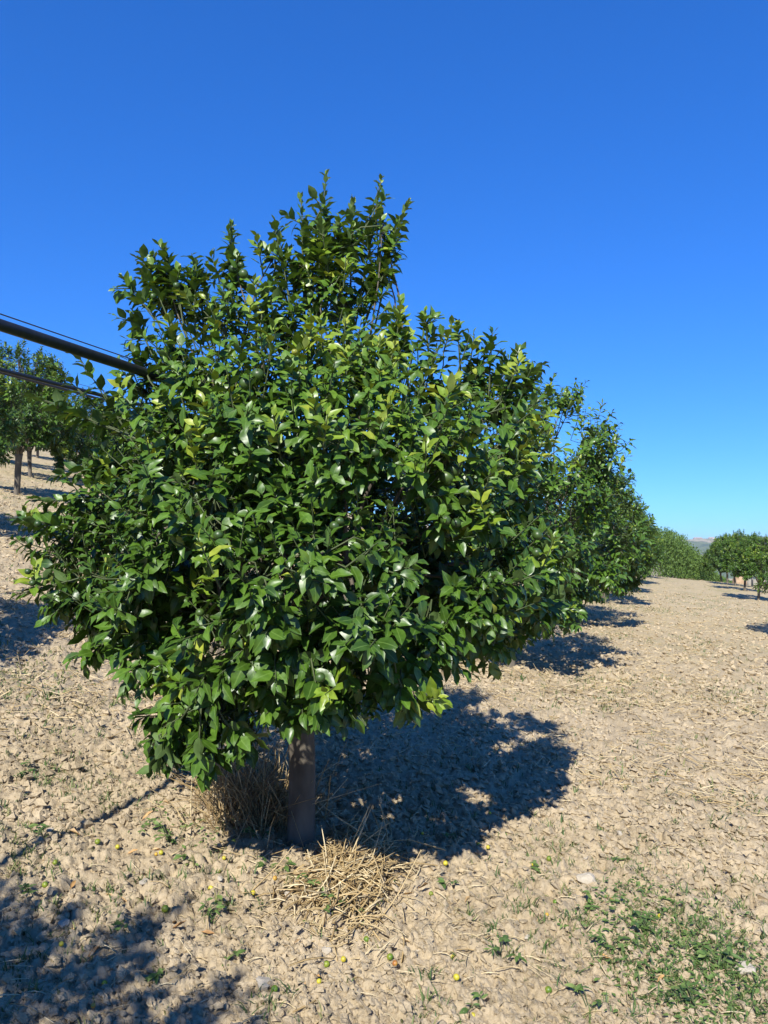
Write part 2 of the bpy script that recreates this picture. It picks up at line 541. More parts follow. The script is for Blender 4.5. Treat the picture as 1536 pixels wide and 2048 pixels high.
class Foliage:
    """leaf frames gathered shoot by shoot, and the twigs that bear them"""
    def __init__(self, seed):
        self.r = np.random.default_rng(seed)
        self.mat, self.loc, self.tint, self.kind = [], [], [], []
        self.twigs = Geo()
    def shoot(self, tip, axis, length, n, size, tint, droop=0.3, out=None, spreadk=1.0, bend=0.0):
        r = self.r
        axis = norm(axis)
        base = tip - axis * length
        out = axis if out is None else norm(out)
        ref = np.array([0, 0, 1.0]) if abs(axis[2]) < 0.9 else np.array([1.0, 0, 0])
        e1 = norm(np.cross(axis, ref)); e2 = np.cross(axis, e1)
        k = np.arange(n)
        t = 0.12 + 0.88 * (k + 0.4 * r.random(n)) / n
        phi = k * 2.3999 + r.random() * 6.28 + r.normal(0, 0.35, n)
        th = np.radians((78 - 48 * t ** 1.5) * spreadk + r.normal(0, 12, n))
        radial = np.cos(phi)[:, None] * e1 + np.sin(phi)[:, None] * e2
        d = axis * np.cos(th)[:, None] + radial * np.sin(th)[:, None]
        d[:, 2] -= droop * (0.4 + 1.1 * r.random(n))
        d = norm(d)
        tgt = 0.75 * np.array([0, 0, 1.0]) + 0.5 * out + 0.45 * axis + 0.35 * TOSUN + r.normal(0, 0.35, (n, 3))
        nn = norm(tgt - d * np.sum(tgt * d, 1, keepdims=True))
        x = np.cross(d, nn)
        L = size * (1.0 - 0.45 * np.clip(t - 0.55, 0, 1) / 0.45) * r.uniform(0.72, 1.22, n)
        m = np.stack([x, d, nn], -1) * L[:, None, None]
        side = norm(radial)
        loc = base + axis * (t * length)[:, None] + d * (0.12 * L)[:, None]
        self.mat.append(m); self.loc.append(loc)
        self.tint.append(np.clip(tint + r.normal(0, 0.10, n) + 0.18 * np.clip(t - 0.7, 0, 1), 0.02, 1))
        self.kind.append(r.integers(0, len(LEAVES), n))
        self.twigs.tube([base, base + axis * length * 0.5, tip], [0.0038, 0.003, 0.0016], 4, False)
        return base
    def done(self):
        self.mat, self.loc = np.concatenate(self.mat), np.concatenate(self.loc)
        self.tint, self.kind = np.concatenate(self.tint), np.concatenate(self.kind)
        return self
    def mesh(self, name, keep=None, low=False):
        g = Geo()
        T = LEAVES_LO if low else LEAVES
        kind = self.kind % len(T)
        keep = np.ones(len(kind), bool) if keep is None else keep
        for k, (tv, tf, ta) in enumerate(T):
            s = np.nonzero(keep & (kind == k))[0]
            if not len(s): continue
            v, f = spread(tv, tf, self.mat[s], self.loc[s])
            g.add(v, f, tint=np.repeat(self.tint[s], len(tv)), across=np.tile(ta, len(s)))
        return g.mesh(name, M_LEAF)

def visible_leaves(fo, origin, n=300, sc=1.0, rz=0.0, cell=14):
    """the n leaves that show largest"""
    c, s = math.cos(rz), math.sin(rz)
    rot = np.array([[c, -s, 0], [s, c, 0], [0, 0, 1]])
    mid = fo.loc + 0.5 * fo.mat[:, :, 1]
    w = (mid @ rot.T) * sc + origin
    px, py, dep = project(w)
    nn = norm((fo.mat[:, :, 2]) @ rot.T)
    view = norm(EYE - w)
    size = np.linalg.norm(fo.mat[:, :, 1], axis=1) * sc / dep * F
    face = np.abs(np.sum(nn * view, 1))
    ok = (px > 5) & (px < 1531) & (py > 5) & (py < 2043) & (dep > 0.5)
    buf = {}
    key = np.stack([np.floor(px / cell), np.floor(py / cell)], 1).astype(int)
    for i in np.nonzero(ok)[0]:
        b = (key[i, 0], key[i, 1])
        for bb in (b, (b[0] + 1, b[1]), (b[0], b[1] + 1), (b[0] - 1, b[1]), (b[0], b[1] - 1)):
            if dep[i] < buf.get(bb, 1e9): buf[bb] = dep[i]
    front = np.array([buf.get((a, b), 1e9) for a, b in key])
    vis = ok & (dep < front + 0.03 * sc)
    score = np.where(vis, size * (0.25 + face), -1)
    return np.argsort(-score)[:n], (px, py, dep)

def add_leaf_objects(fo, ids, root):
    for i in ids:
        o = link('leaf', leaf_mesh(int(fo.kind[i]), float(fo.tint[i])), root)
        m = Matrix(fo.mat[i].tolist()).to_4x4()
        m.translation = fo.loc[i]
        o.matrix_basis = m

def icosphere(sub):
    import bmesh
    bm = bmesh.new()
    bmesh.ops.create_icosphere(bm, subdivisions=sub, radius=1.0)
    v = np.array([x.co[:] for x in bm.verts]); f = np.array([[y.index for y in x.verts] for x in bm.faces])
    bm.free()
    return v, f

ICO1, ICO2, ICO3 = icosphere(1), icosphere(2), icosphere(3)

def fruit_mesh(name, tint, mat, squash=0.96):
    g = Geo()
    v, f = ICO3
    w = v * [1, 1, squash]
    w[:, 2] -= 0.08 * np.exp(-((v[:, 0] ** 2 + v[:, 1] ** 2) / 0.05)) * np.sign(v[:, 2])
    g.add(w, f, tint=np.clip(tint + 0.12 * v[:, 0] * v[:, 1] + 0.06 * v[:, 2], 0, 1))
    return g.mesh(name, mat)

def calyx_mesh():
    g = Geo()
    a = np.arange(10) * math.pi / 5
    r = np.where(np.arange(10) % 2 == 0, 0.24, 0.12)
    v = np.vstack([np.stack([r * np.cos(a), r * np.sin(a), 0.93 - 0.25 * r], 1), [0, 0, 0.98]])
    g.add(v, np.array([(i, (i + 1) % 10, 10) for i in range(10)]))
    g.tube([(0, 0, 0.9), (0.03, 0, 1.15), (0.08, 0.02, 1.4)], [0.06, 0.05, 0.05], 5)
    return g.mesh('calyx', M_TWIG)

def trunk_points(h, lean, n=9, seed=0):
    r = np.random.default_rng(seed)
    t = np.linspace(0, 1, n)
    p = np.stack([lean[0] * t + 0.02 * np.sin(t * 5 + r.random() * 6) * t, lean[1] * t + 0.02 * np.cos(t * 4) * t, -0.12 + (h + 0.12) * t], 1)
    return p

def trunk_mesh(name, h, lean, r0, r1, seed=0, sides=18):
    g = Geo()
    p = trunk_points(h, lean, 14, seed)
    t = np.linspace(0, 1, 14)
    rad = r0 + (r1 - r0) * t + 0.028 * np.exp(-t * 14) + 0.018 * np.exp(-(1 - t) * 7)
    g.tube(p, rad, sides)
    v = g.v[0]
    ang = np.arctan2(v[:, 1], v[:, 0])
    k = 1 + 0.06 * np.sin(ang * 3 + v[:, 2] * 2.2 + seed) + 0.03 * np.sin(ang * 7 + v[:, 2] * 9)
    c = p[np.clip(np.searchsorted(p[:, 2], v[:, 2]), 0, 13)]
    v[:, :2] = c[:, :2] + (v[:, :2] - c[:, :2]) * k[:, None]
    return g.mesh(name, M_BARK)

def curve_pts(a, b, sag, n=7, wob=0.03, rr=R):
    t = np.linspace(0, 1, n)[:, None]
    a, b = np.asarray(a, float), np.asarray(b, float)
    L = np.linalg.norm(b - a)
    p = a + (b - a) * t
    p[:, 2] += sag * L * np.sin(t[:, 0] * math.pi)
    p[1:-1] += rr.normal(0, wob * L, (n - 2, 3))
    return p

def limbs_for(lobes, top, rr, nlimb, r_limb):
    """main limbs from the trunk top, one branch on to every lobe"""
    cs = np.array([l[0] for l in lobes])
    order = np.argsort(np.arctan2(cs[:, 1] - top[1], cs[:, 0] - top[0]))
    groups = np.array_split(order, nlimb)
    limbs, tw = [], Geo()
    for g in groups:
        end = top + (cs[g].mean(0) - top) * 0.72
        p = curve_pts(top - [0, 0, 0.06], end, 0.10, 8, 0.03, rr)
        limbs.append((p, np.linspace(r_limb, r_limb * 0.42, 8)))
        for i in g:
            st = p[rr.integers(3, 8)]
            q = curve_pts(st, cs[i], 0.06, 6, 0.016, rr)
            tw.tube(q, np.linspace(r_limb * (0.30 if cs[i][2] < 2.2 else 0.2), 0.0035, 6), 5, False)
    return limbs, tw

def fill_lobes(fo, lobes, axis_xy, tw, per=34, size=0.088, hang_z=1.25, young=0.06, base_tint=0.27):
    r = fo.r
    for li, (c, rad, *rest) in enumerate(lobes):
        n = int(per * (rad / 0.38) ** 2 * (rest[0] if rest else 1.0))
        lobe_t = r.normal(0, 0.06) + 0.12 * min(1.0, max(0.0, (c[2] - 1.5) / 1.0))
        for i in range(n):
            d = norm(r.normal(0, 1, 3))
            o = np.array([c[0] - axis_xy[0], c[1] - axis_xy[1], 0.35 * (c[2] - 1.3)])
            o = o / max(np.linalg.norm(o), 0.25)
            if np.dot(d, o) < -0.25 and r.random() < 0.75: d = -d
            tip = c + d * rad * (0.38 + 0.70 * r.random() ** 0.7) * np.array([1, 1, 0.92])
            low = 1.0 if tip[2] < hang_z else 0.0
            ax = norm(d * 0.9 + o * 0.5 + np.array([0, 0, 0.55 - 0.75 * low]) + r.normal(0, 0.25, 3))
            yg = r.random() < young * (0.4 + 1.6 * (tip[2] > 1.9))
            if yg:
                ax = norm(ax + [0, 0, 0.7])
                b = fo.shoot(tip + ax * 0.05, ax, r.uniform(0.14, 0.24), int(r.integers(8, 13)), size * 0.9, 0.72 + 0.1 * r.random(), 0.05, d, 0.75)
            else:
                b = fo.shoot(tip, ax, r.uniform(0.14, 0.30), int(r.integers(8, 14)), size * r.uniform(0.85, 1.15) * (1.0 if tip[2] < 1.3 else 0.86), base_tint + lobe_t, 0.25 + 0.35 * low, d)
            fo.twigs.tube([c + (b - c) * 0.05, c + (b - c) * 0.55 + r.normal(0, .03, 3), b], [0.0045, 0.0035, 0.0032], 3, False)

# ------------------------------------------------------------------ the big orange tree
def big_tree():
    base = T0.copy(); base[2] = float(gbase(T0[0], T0[1]))
    root = empty('orange_tree', base, 'large leafy orange tree with green fruit, straw heaped at its trunk', 'tree', 'orange trees of the orchard')
    fo = Foliage(11)
    spec = [  # px, py, depth, radius
        (120, 1085, 3.95, .25), (215, 1010, 4.0, .34), (175, 1170, 3.75, .30), (235, 1240, 3.75, .33), (300, 1130, 3.3, .36),
        (330, 1310, 3.45, .30), (400, 1385, 3.25, .27), (345, 1455, 3.3, .19), (440, 1440, 3.2, .17), (470, 1290, 3.05, .32),
        (520, 1160, 2.85, .34), (600, 1290, 2.9, .30), (640, 1385, 2.95, .19), (640, 1110, 2.75, .24), (730, 1250, 2.85, .33),
        (790, 1360, 3.05, .20), (870, 1290, 3.2, .27), (770, 1090, 2.95, .27), (960, 1180, 3.3, .30), (1030, 1120, 3.5, .29),
        (1050, 1200, 3.9, .22), (960, 1260, 3.9, .25), (1075, 1090, 4.1, .24), (1030, 1000, 3.9, .33), (930, 1000, 3.3, .30),
        (890, 910, 3.1, .30), (1000, 900, 3.7, .36), (1010, 790, 4.05, .27), (960, 740, 4.15, .24), (880, 760, 3.8, .30),
        (800, 830, 3.3, .34), (700, 900, 3.0, .30), (730, 760, 3.5, .33), (790, 700, 3.9, .22), (660, 700, 3.8, .30),
        (620, 830, 3.2, .32), (540, 760, 3.4, .32), (480, 870, 3.15, .34), (430, 990, 3.0, .30), (330, 960, 3.25, .34),
        (350, 850, 3.4, .32), (420, 740, 3.6, .30), (340, 690, 3.9, .25), (450, 640, 3.9, .26), (560, 640, 4.0, .27),
        (340, 590, 4.1, .20), (400, 590, 4.1, .20), (690, 600, 4.1, .26), (620, 560, 4.15, .20), (740, 560, 4.2, .16), (290, 780, 4.0, .24),
        (240, 900, 4.1, .26), (325, 1500, 3.25, .15), (400, 1500, 3.2, .15), (470, 1465, 3.2, .14), (560, 1010, 3.1, .30), (300, 1200, 3.5, .3), (640, 480, 4.1, .15), (700, 470, 4.15, .16), (765, 450, 4.1, .12), (600, 530, 4.1, .17), (770, 530, 4.15, .11), (660, 540, 4.1, .2), (640, 420, 4.1, .09), (750, 410, 4.15, .09), (550, 510, 4.05, .12), (330, 540, 4.0, .14), (465, 520, 4.0, .12), (1065, 1245, 4.25, .20), (1000, 1275, 4.05, .17), (1110, 1175, 4.2, .18), (1120, 1090, 4.25, .17), (600, 1385, 3.0, .18), (555, 1410, 3.05, .14), (690, 1395, 3.0, .16), (520, 1370, 3.05, .16), (620, 1420, 2.95, .11)]
    lobes = [(at(a, b, d) - base, r * 0.885, 1.2) for a, b, d, r in spec]
    back = [(-1.0, .55, 1.3, .40), (-.75, 1.0, 1.2, .38), (-.2, 1.25, 1.25, .42), (.40, 1.1, 1.2, .40), (.70, .7, 1.25, .38), (.85, .3, 1.1, .34),
            (-.7, .6, 1.9, .38), (0, .85, 1.95, .42), (.6, .6, 1.9, .40), (-.3, .4, 2.4, .36), (.3, .35, 2.45, .36), (-1.15, .2, 1.6, .35), (.75, .2, 1.8, .34)]
    lobes += [(np.array([x, y, z]), r, 0.8) for x, y, z, r in back]
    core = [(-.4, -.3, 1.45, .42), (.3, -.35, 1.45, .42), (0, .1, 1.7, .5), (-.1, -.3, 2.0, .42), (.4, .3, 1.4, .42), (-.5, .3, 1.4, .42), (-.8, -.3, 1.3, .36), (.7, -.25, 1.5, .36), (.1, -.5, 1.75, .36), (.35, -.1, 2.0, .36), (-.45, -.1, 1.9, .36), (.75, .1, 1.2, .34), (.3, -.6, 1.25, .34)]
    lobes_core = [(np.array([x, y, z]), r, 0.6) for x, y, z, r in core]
    top = trunk_points(0.95, (0.03, 0.0), 14, 3)[-1]
    limbs, tw = limbs_for(lobes, top, fo.r, 8, 0.040)
    fill_lobes(fo, lobes, (0, 0), tw, per=40, size=0.090)
    fill_lobes(fo, lobes_core, (0, 0), tw, per=85, size=0.085, base_tint=0.08)  # inner leaves tinted dark: shade of the crown gaps put into their colour
    # upright shoots above the crown, seen against the sky
    sprouts = [  # foot px,py  tip px,py depth, leaves
        (640, 600, 652, 352, 4.1, 26), (610, 600, 602, 398, 4.15, 20), (700, 590, 706, 402, 4.2, 22), (720, 600, 762, 362, 4.15, 30),
        (730, 640, 815, 408, 4.1, 26), (760, 600, 785, 470, 4.2, 14), (580, 600, 548, 452, 4.05, 20), (660, 560, 640, 440, 4.0, 18), (680, 560, 676, 450, 4.1, 18),
        (470, 640, 463, 452, 4.0, 22), (440, 640, 478, 520, 4.1, 14), (330, 620, 282, 512, 4.0, 18), (360, 620, 330, 500, 3.95, 20), (390, 610, 392, 528, 4.0, 16),
        (310, 640, 246, 556, 3.9, 14), (780, 720, 802, 600, 3.85, 18), (860, 730, 850, 622, 4.0, 12), (920, 740, 915, 645, 4.05, 16), (980, 740, 985, 665, 4.1, 14),
        (1000, 760, 1040, 700, 4.05, 14), (1020, 790, 1085, 728, 4.0, 12), (300, 760, 262, 690, 3.9, 14), (300, 700, 268, 630, 3.9, 16),
        (520, 660, 540, 560, 3.9, 16), (250, 860, 150, 700, 3.9, 20), (240, 870, 100, 720, 3.95, 18), (230, 860, 60, 790, 3.85, 20), (230, 860, 120, 820, 3.8, 16),
        (160, 1060, 20, 1035, 3.8, 14), (160, 1160, 30, 1190, 3.7, 14), (220, 930, 100, 955, 4.0, 14), (180, 1000, 60, 1000, 3.9, 14),
        (350, 1460, 300, 1540, 3.25, 14), (400, 1450, 395, 1535, 3.15, 14), (450, 1440, 490, 1490, 3.1, 12), (640, 1390, 640, 1445, 2.9, 12), (800, 1370, 820, 1430, 2.95, 11)]
    for k, (ax, ay, bx, by, d, n) in enumerate(sprouts):
        a, b = at(ax, ay, d + fo.r.normal(0, .05)) - base, at(bx, by, d + fo.r.normal(0, .05)) - base
        L = np.linalg.norm(b - a)
        dn = ay < 1300
        fo.shoot(b, b - a, L, int(n * 1.5), 0.078 if by < 640 else 0.085, 0.46 if by < 640 else 0.3, -0.05 if by < 640 else 0.25, None, 0.85)
        if by < 640:   # side shoots
            for w in (.35, .55, .75):
                sp_ = a + (b - a) * w
                sd_ = norm(norm(b - a) + fo.r.normal(0, .55, 3))
                fo.shoot(sp_ + sd_ * .11, sd_, .12, 8, .076, .46, .05, None, .95)
        if by < 600:   # pale tuft at the very tip
            fo.shoot(b + norm(b - a) * 0.02, b - a, 0.05, 6, 0.035, 0.85, -0.2, None, 0.5)
        q = curve_pts(a - norm(b - a) * 0.15, b, 0.02, 6, 0.01, fo.r)
        fo.twigs.tube(q, np.linspace(0.0055, 0.0018, 6), 5, False)
    # pale young tufts that catch the light
    for px, py, d in [(790, 690, 3.45), (760, 680, 3.5), (800, 620, 3.7), (640, 640, 3.45), (500, 610, 3.6), (700, 700, 3.3), (960, 1000, 3.0), (1040, 720, 3.8), (600, 680, 3.4), (1090, 1120, 3.6), (70, 1130, 3.6), (640, 480, 3.95)]:
        p = at(px, py, d) - base
        fo.shoot(p, np.array([0.1, -0.35, 0.9]) + fo.r.normal(0, .15, 3), 0.14, 12, 0.085, 0.8, 0.05, np.array([0, -1, .4]), 0.95)
    fo.done()
    # a scatter of single yellowing leaves
    yl = fo.r.choice(len(fo.tint), int(len(fo.tint) * 0.008), replace=False)
    fo.tint[yl] = 0.97
    ids, (px, py, dep) = visible_leaves(fo, base, 300, 1.0, 0.0)
    keep = np.ones(len(fo.kind), bool); keep[ids] = False
    tag(link('foliage', fo.mesh('foliage', keep), root), kind='stuff')
    add_leaf_objects(fo, ids, root)
    link('trunk', trunk_mesh('trunk', 0.95, (0.03, 0.0), 0.068, 0.066, 3, 24), root)
    for p, rr in limbs:
        g = Geo(); g.tube(p, rr, 9)
        link('limb', g.mesh('limb', M_BARK), root)
    tag(link('branches', tw.mesh('branches', M_BARK), root), kind='stuff')
    tag(link('twigs', fo.twigs.mesh('twigs', M_TWIG), root), kind='stuff')
    # hanging fruit
    fm = [fruit_mesh('fruit', t, M_FRUIT) for t in (0.05, 0.2, 0.38, 0.8)]
    cm = calyx_mesh()
    fruits = [(905, 941, 27), (893, 955, 28), (749, 905, 20), (669, 1052, 19), (679, 1042, 17), (891, 1040, 20), (912, 1046, 19), (851, 1308, 18), (502, 1082, 16),
              (516, 749, 23), (491, 767, 24), (589, 704, 12, 3), (709, 718, 14), (487, 548, 18), (466, 538, 17), (482, 530, 13), (576, 723, 13), (118, 810, 15), (76, 1048, 14),
              (437, 1070, 20), (56, 1143, 12), (65, 1166, 13), (306, 593, 14), (353, 571, 13), (410, 872, 12), (1075, 1070, 20), (1073, 1105, 18), (640, 1355, 20), (400, 1225, 16),
              (455, 528, 12), (1000, 930, 15), (935, 985, 14), (560, 1190, 15), (280, 1050, 13), (720, 690, 12), (1030, 840, 14), (620, 590, 12), (830, 1060, 13)]
    for q in fruits:
        near = np.nonzero((np.abs(px - q[0]) < 26) & (np.abs(py - q[1]) < 26) & (dep > 0))[0]
        d = np.percentile(dep[near], 4) if len(near) > 3 else 3.9
        d = d - 0.01
        rad = 0.5 * q[2] / F * d * 1.08
        o = link('fruit', fm[q[3] if len(q) > 3 else int(fo.r.integers(0, 3))], root)
        # depth along the view axis to depth along y
        o.location = at(q[0], q[1], d * 0.995) - base
        o.scale = (rad,) * 3
        o.rotation_euler = fo.r.normal(0, 0.4, 3)
        link('calyx', cm, o)
    return fo
big_tree()

# ------------------------------------------------------------------ the other trees
def crown_variant(seed, R0=1.42, H=3.3, per=32, size=0.094, z0=0.6):
    fo = Foliage(seed)
    r = fo.r
    lobes = []
    n = 46
    for i in range(n):
        u = (i + 0.5) / n
        z = z0 + (H - 0.36 - z0) * u ** 1.15
        prof = R0 * math.sqrt(max(0.02, 1 - ((z - 1.35) / (H - 1.35 + 0.1)) ** 2)) if z > 1.35 else R0 * (0.72 + 0.28 * (z - 0.7) / 0.65)
        a = i * 2.39996 + r.normal(0, .2)
        rad = r.uniform(.26, .40)
        q = max(0.0, prof - rad * 0.8) * r.uniform(0.82, 1.08)
        lobes.append((np.array([q * math.cos(a), q * math.sin(a), z]), rad))
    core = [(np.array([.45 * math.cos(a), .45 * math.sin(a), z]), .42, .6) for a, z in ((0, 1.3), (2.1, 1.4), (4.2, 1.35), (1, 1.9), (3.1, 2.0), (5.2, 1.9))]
    top = trunk_points(0.9, (0.05, 0.03), 14, seed)[-1]
    limbs, tw = limbs_for(lobes, top, r, 6, 0.038)
    fill_lobes(fo, lobes, (0, 0), tw, per=per, size=size, young=0.09)
    fill_lobes(fo, core, (0, 0), tw, per=per * 1.3, size=size, base_tint=0.12)  # core leaves get a darker tint that stands in for shade inside the crown
    for i in range(22):
        a, q = r.random() * 6.28, r.random() ** .6 * 0.85
        z = 0.75 + (H - 0.9) * math.sqrt(max(.05, 1 - (q / 1.3) ** 2)) * 0.95
        b = np.array([q * math.cos(a), q * math.sin(a), z + r.uniform(.1, .45)])
        ax = norm(np.array([.25 * math.cos(a), .25 * math.sin(a), 1]) + r.normal(0, .12, 3))
        L = r.uniform(.25, .5)
        fo.shoot(b, ax, L, int(L * 60), 0.085, .42, 0.0, None, .85)
        tw.tube([b - ax * (L + .25), b - ax * L * .5, b], [.008, .005, .002], 4, False)
    fo.done()
    tr = trunk_mesh('trunk', 0.9, (0.05, 0.03), 0.062, 0.06, seed, 14)
    lm = []
    for p, rr in limbs:
        g = Geo(); g.tube(p, rr, 7); lm.append(g.mesh('limb', M_BARK))
    return dict(fo=fo, trunk=tr, limbs=lm, branches=tw.mesh('branches', M_BARK), twigs=fo.twigs.mesh('twigs', M_TWIG), full=None, low=None)

VAR = [crown_variant(21), crown_variant(22), crown_variant(23, 1.4, 3.3, 32, 0.094, 1.2)]
for v_ in VAR:
    v_['low'] = v_['fo'].mesh('crown', low=True)
FM_TREE = [fruit_mesh('fruit', t, M_FRUIT) for t in (0.15, 0.35)]

def other_tree(pos, h, var, rz, label, split=False, low=False, fruit=0):
    V = VAR[var]
    k = h / 3.3
    pos = np.array(pos); 
    root = empty('orange_tree', pos, label, 'tree', 'orange trees of the orchard', rz, k)
    fo = V['fo']
    if split:
        ids, _ = visible_leaves(fo, pos, 300, k, rz, 8)
        keep = np.ones(len(fo.kind), bool); keep[ids] = False
        tag(link('foliage', fo.mesh('foliage', keep, low), root), kind='stuff')
        add_leaf_objects(fo, ids, root)
    else:
        tag(link('crown', V['low'], root), kind='stuff')
    link('trunk', V['trunk'], root)
    for l in V['limbs']: link('limb', l, root)
    tag(link('branches', V['branches'], root), kind='stuff')
    tag(link('twigs', V['twigs'], root), kind='stuff')
    rr = np.random.default_rng(int(abs(pos[0]) * 100))
    if fruit:
        ids, _ = visible_leaves(fo, pos, 250, k, rz, 10)
        for i in rr.choice(ids, fruit, replace=False):
            o = link('fruit', FM_TREE[int(rr.integers(0, 2))], root)
            o.location = fo.loc[i] - np.array([0, 0, .03]); o.scale = (0.026,) * 3
    return root

# same row, further on
other_tree(row_pos(6.0, 0.1), 3.85, 0, 0.6, 'second orange tree of the row, just behind the big tree', True, fruit=14)
other_tree(row_pos(12.0, -0.1), 3.5, 1, 2.1, 'third orange tree of the row, low green sprouts at its foot', True, True, fruit=8)
other_tree(row_pos(17.6, -0.1), 3.15, 2, 4.0, 'fourth orange tree of the row, lower than the third one', fruit=6)
other_tree(row_pos(23.4, -0.2), 2.95, 0, 1.2, 'fifth orange tree of the row, partly behind the fourth one')
other_tree(row_pos(29.6, -0.3), 2.75, 1, 5.0, 'sixth orange tree of the row, nearly at the crest of the slope')
other_tree(row_pos(37.2, -0.5), 2.6, 2, 0.2, 'last orange tree of the row, at the crest beside the thicket')
other_tree(row_pos(-5.3, -0.1), 3.4, 1, 0.9, 'orange tree behind the viewer, its shadow on the clods')
# right row
RS = -4.6
for a, h, v_, rz, lb in ((7.5, 2.9, 2, 1.0, 'orange tree of the right row, casting its shadow into the aisle'),
                         (13.6, 2.7, 0, 3.0, 'orange tree of the right row with a shadow across dry grass'),
                         (26.2, 2.35, 2, 5.1, 'right row orange tree with a brown trunk beside the pale post'),
                         (31.6, 2.5, 2, 0.4, 'right row orange tree with bright fruit, between two far posts'),
                         (36.9, 2.6, 2, 3.3, 'right row orange tree with upright top shoots'),
                         (42.3, 2.65, 2, 1.4, 'right row orange tree in front of the tan earth bank'),
                         (48.0, 2.7, 2, 2.6, 'farthest orange tree of the right row, next to the thicket')):
    other_tree(row_pos(a, RS), h, v_, rz, lb, fruit=5 if a > 25 else 0)
# uphill rows on the left
for a, s, h, v_, rz, lb in ((-1.0, 4.3, 3.2, 2, 2.0, 'orange tree uphill of the pipe, its shadow on the left slope'),
                            (4.9, 4.2, 2.9, 0, 4.1, 'orange tree uphill, directly behind the big tree'),
                            (5.0, 9.0, 3.1, 1, 3.3, 'orange tree of the second uphill row, at the slope edge'),
                            (12.4, 8.4, 3.0, 2, 0.3, 'orange tree of the second uphill row behind the big tree'),
                            (10.8, 13.2, 3.75, 2, 5.6, 'uphill orange tree with a bare slim trunk under the pipe'),
                            (16.9, 13.0, 3.0, 1, 1.5, 'uphill orange tree behind the slim trunked one'),
                            (15.6, 17.6, 3.2, 2, 2.9, 'high orange tree on the slope, dark below its crown'),
                            (18.2, 17.7, 3.3, 0, 0.7, 'high orange tree with its crown close to the thick pipe'),
                            (20.8, 17.8, 3.2, 1, 4.4, 'high orange tree showing under the two thin pipes'),
                            (18.4, 22.0, 3.2, 0, 0.9, 'high orange tree behind the dark crowned one'),
                            (23.4, 22.2, 3.2, 0, 3.9, 'top row orange tree, half hidden uphill'),
                            (31.0, 26.5, 3.2, 1, 2.2, 'orange tree near the top of the slope'),
                            (24.8, 26.5, 3.2, 2, 5.2, 'topmost orange tree above the slim trunked one')):
    other_tree(row_pos(a, s), h, v_, rz, lb, fruit=6 if s > 10 else 0)

# ------------------------------------------------------------------ irrigation pipes
def line_over(s, a0, a1, h, n=60, dip=0.0):
    t = np.linspace(0, 1, n)
    a = a0 + (a1 - a0) * t
    p = T0 + a[:, None] * ROW + s * PERP
    ends = gbase(p[[0, -1], 0], p[[0, -1], 1])
    z = gbase(p[:, 0], p[:, 1])
    z = np.polyval(np.polyfit(a, z, 2), a) + h
    p[:, 2] = z
    return p

def pipe_run(s, a0, a1, h, posts, lp, lw):
    p = line_over(s, a0, a1, h)
    sag = 0.012 * np.cos(np.linspace(0, 40, len(p)))
    q = p.copy(); q[:, 2] += sag
    g = Geo(); g.tube(q, 0.0245, 14)
    tag(link('irrigation_pipe', g.mesh('irrigation_pipe', M_PIPE)), lp, 'pipe', 'pipes hung over the tree rows')
    w = p.copy(); w[:, 2] += 0.060 + 0.006 * np.sin(np.linspace(0, 25, len(p)))
    g = Geo(); g.tube(w, 0.0028, 6)
    tag(link('support_wire', g.mesh('support_wire', M_WIRE)), lw, 'wire', 'wires that carry the pipes')
    for a in posts:
        b = T0 + a * ROW + (s + 0.075) * PERP
        z0 = float(gbase(b[0], b[1]))
        zt = p[np.abs(np.linspace(a0, a1, len(p)) - a).argmin(), 2]
        e = empty('pipe_post', (b[0], b[1], z0), 'slim grey post that holds up the pipe near row %s' % ('of the big tree' if s < 3 else 'uphill'), 'post', 'posts of the pipes')
        g = Geo(); g.tube([(0, 0, -0.2), (0, 0, 1), (0, 0, zt - z0 + 0.12)], 0.038, 10)
        link('shaft', g.mesh('shaft', M_POST), e)
        g = Geo()
        pp = np.array([b[0], b[1], z0])
        g.tube([-0.2 * PERP + [0, 0, zt - z0 + 0.02 - 0.06], 0.06 * PERP + [0, 0, zt - z0 + 0.02 - 0.06]], 0.012, 6)
        link('bracket', g.mesh('bracket', M_WIRE), e)
pipe_run(0.65, -9, 40, 2.345, (-8.5, 4.5, 20), 'thick black irrigation pipe running into the big tree crown', 'thin dark wire just above the thick black pipe')
pipe_run(4.85, -9, 40, 2.50, (-8, 7.5), 'thinner looking black pipe uphill, below the thick one', 'faint wire above the second pipe uphill')
pipe_run(9.05, -9, 40, 2.66, (-8, 14.0), 'farthest thin black pipe low over the uphill trees', 'faint wire above the farthest pipe')

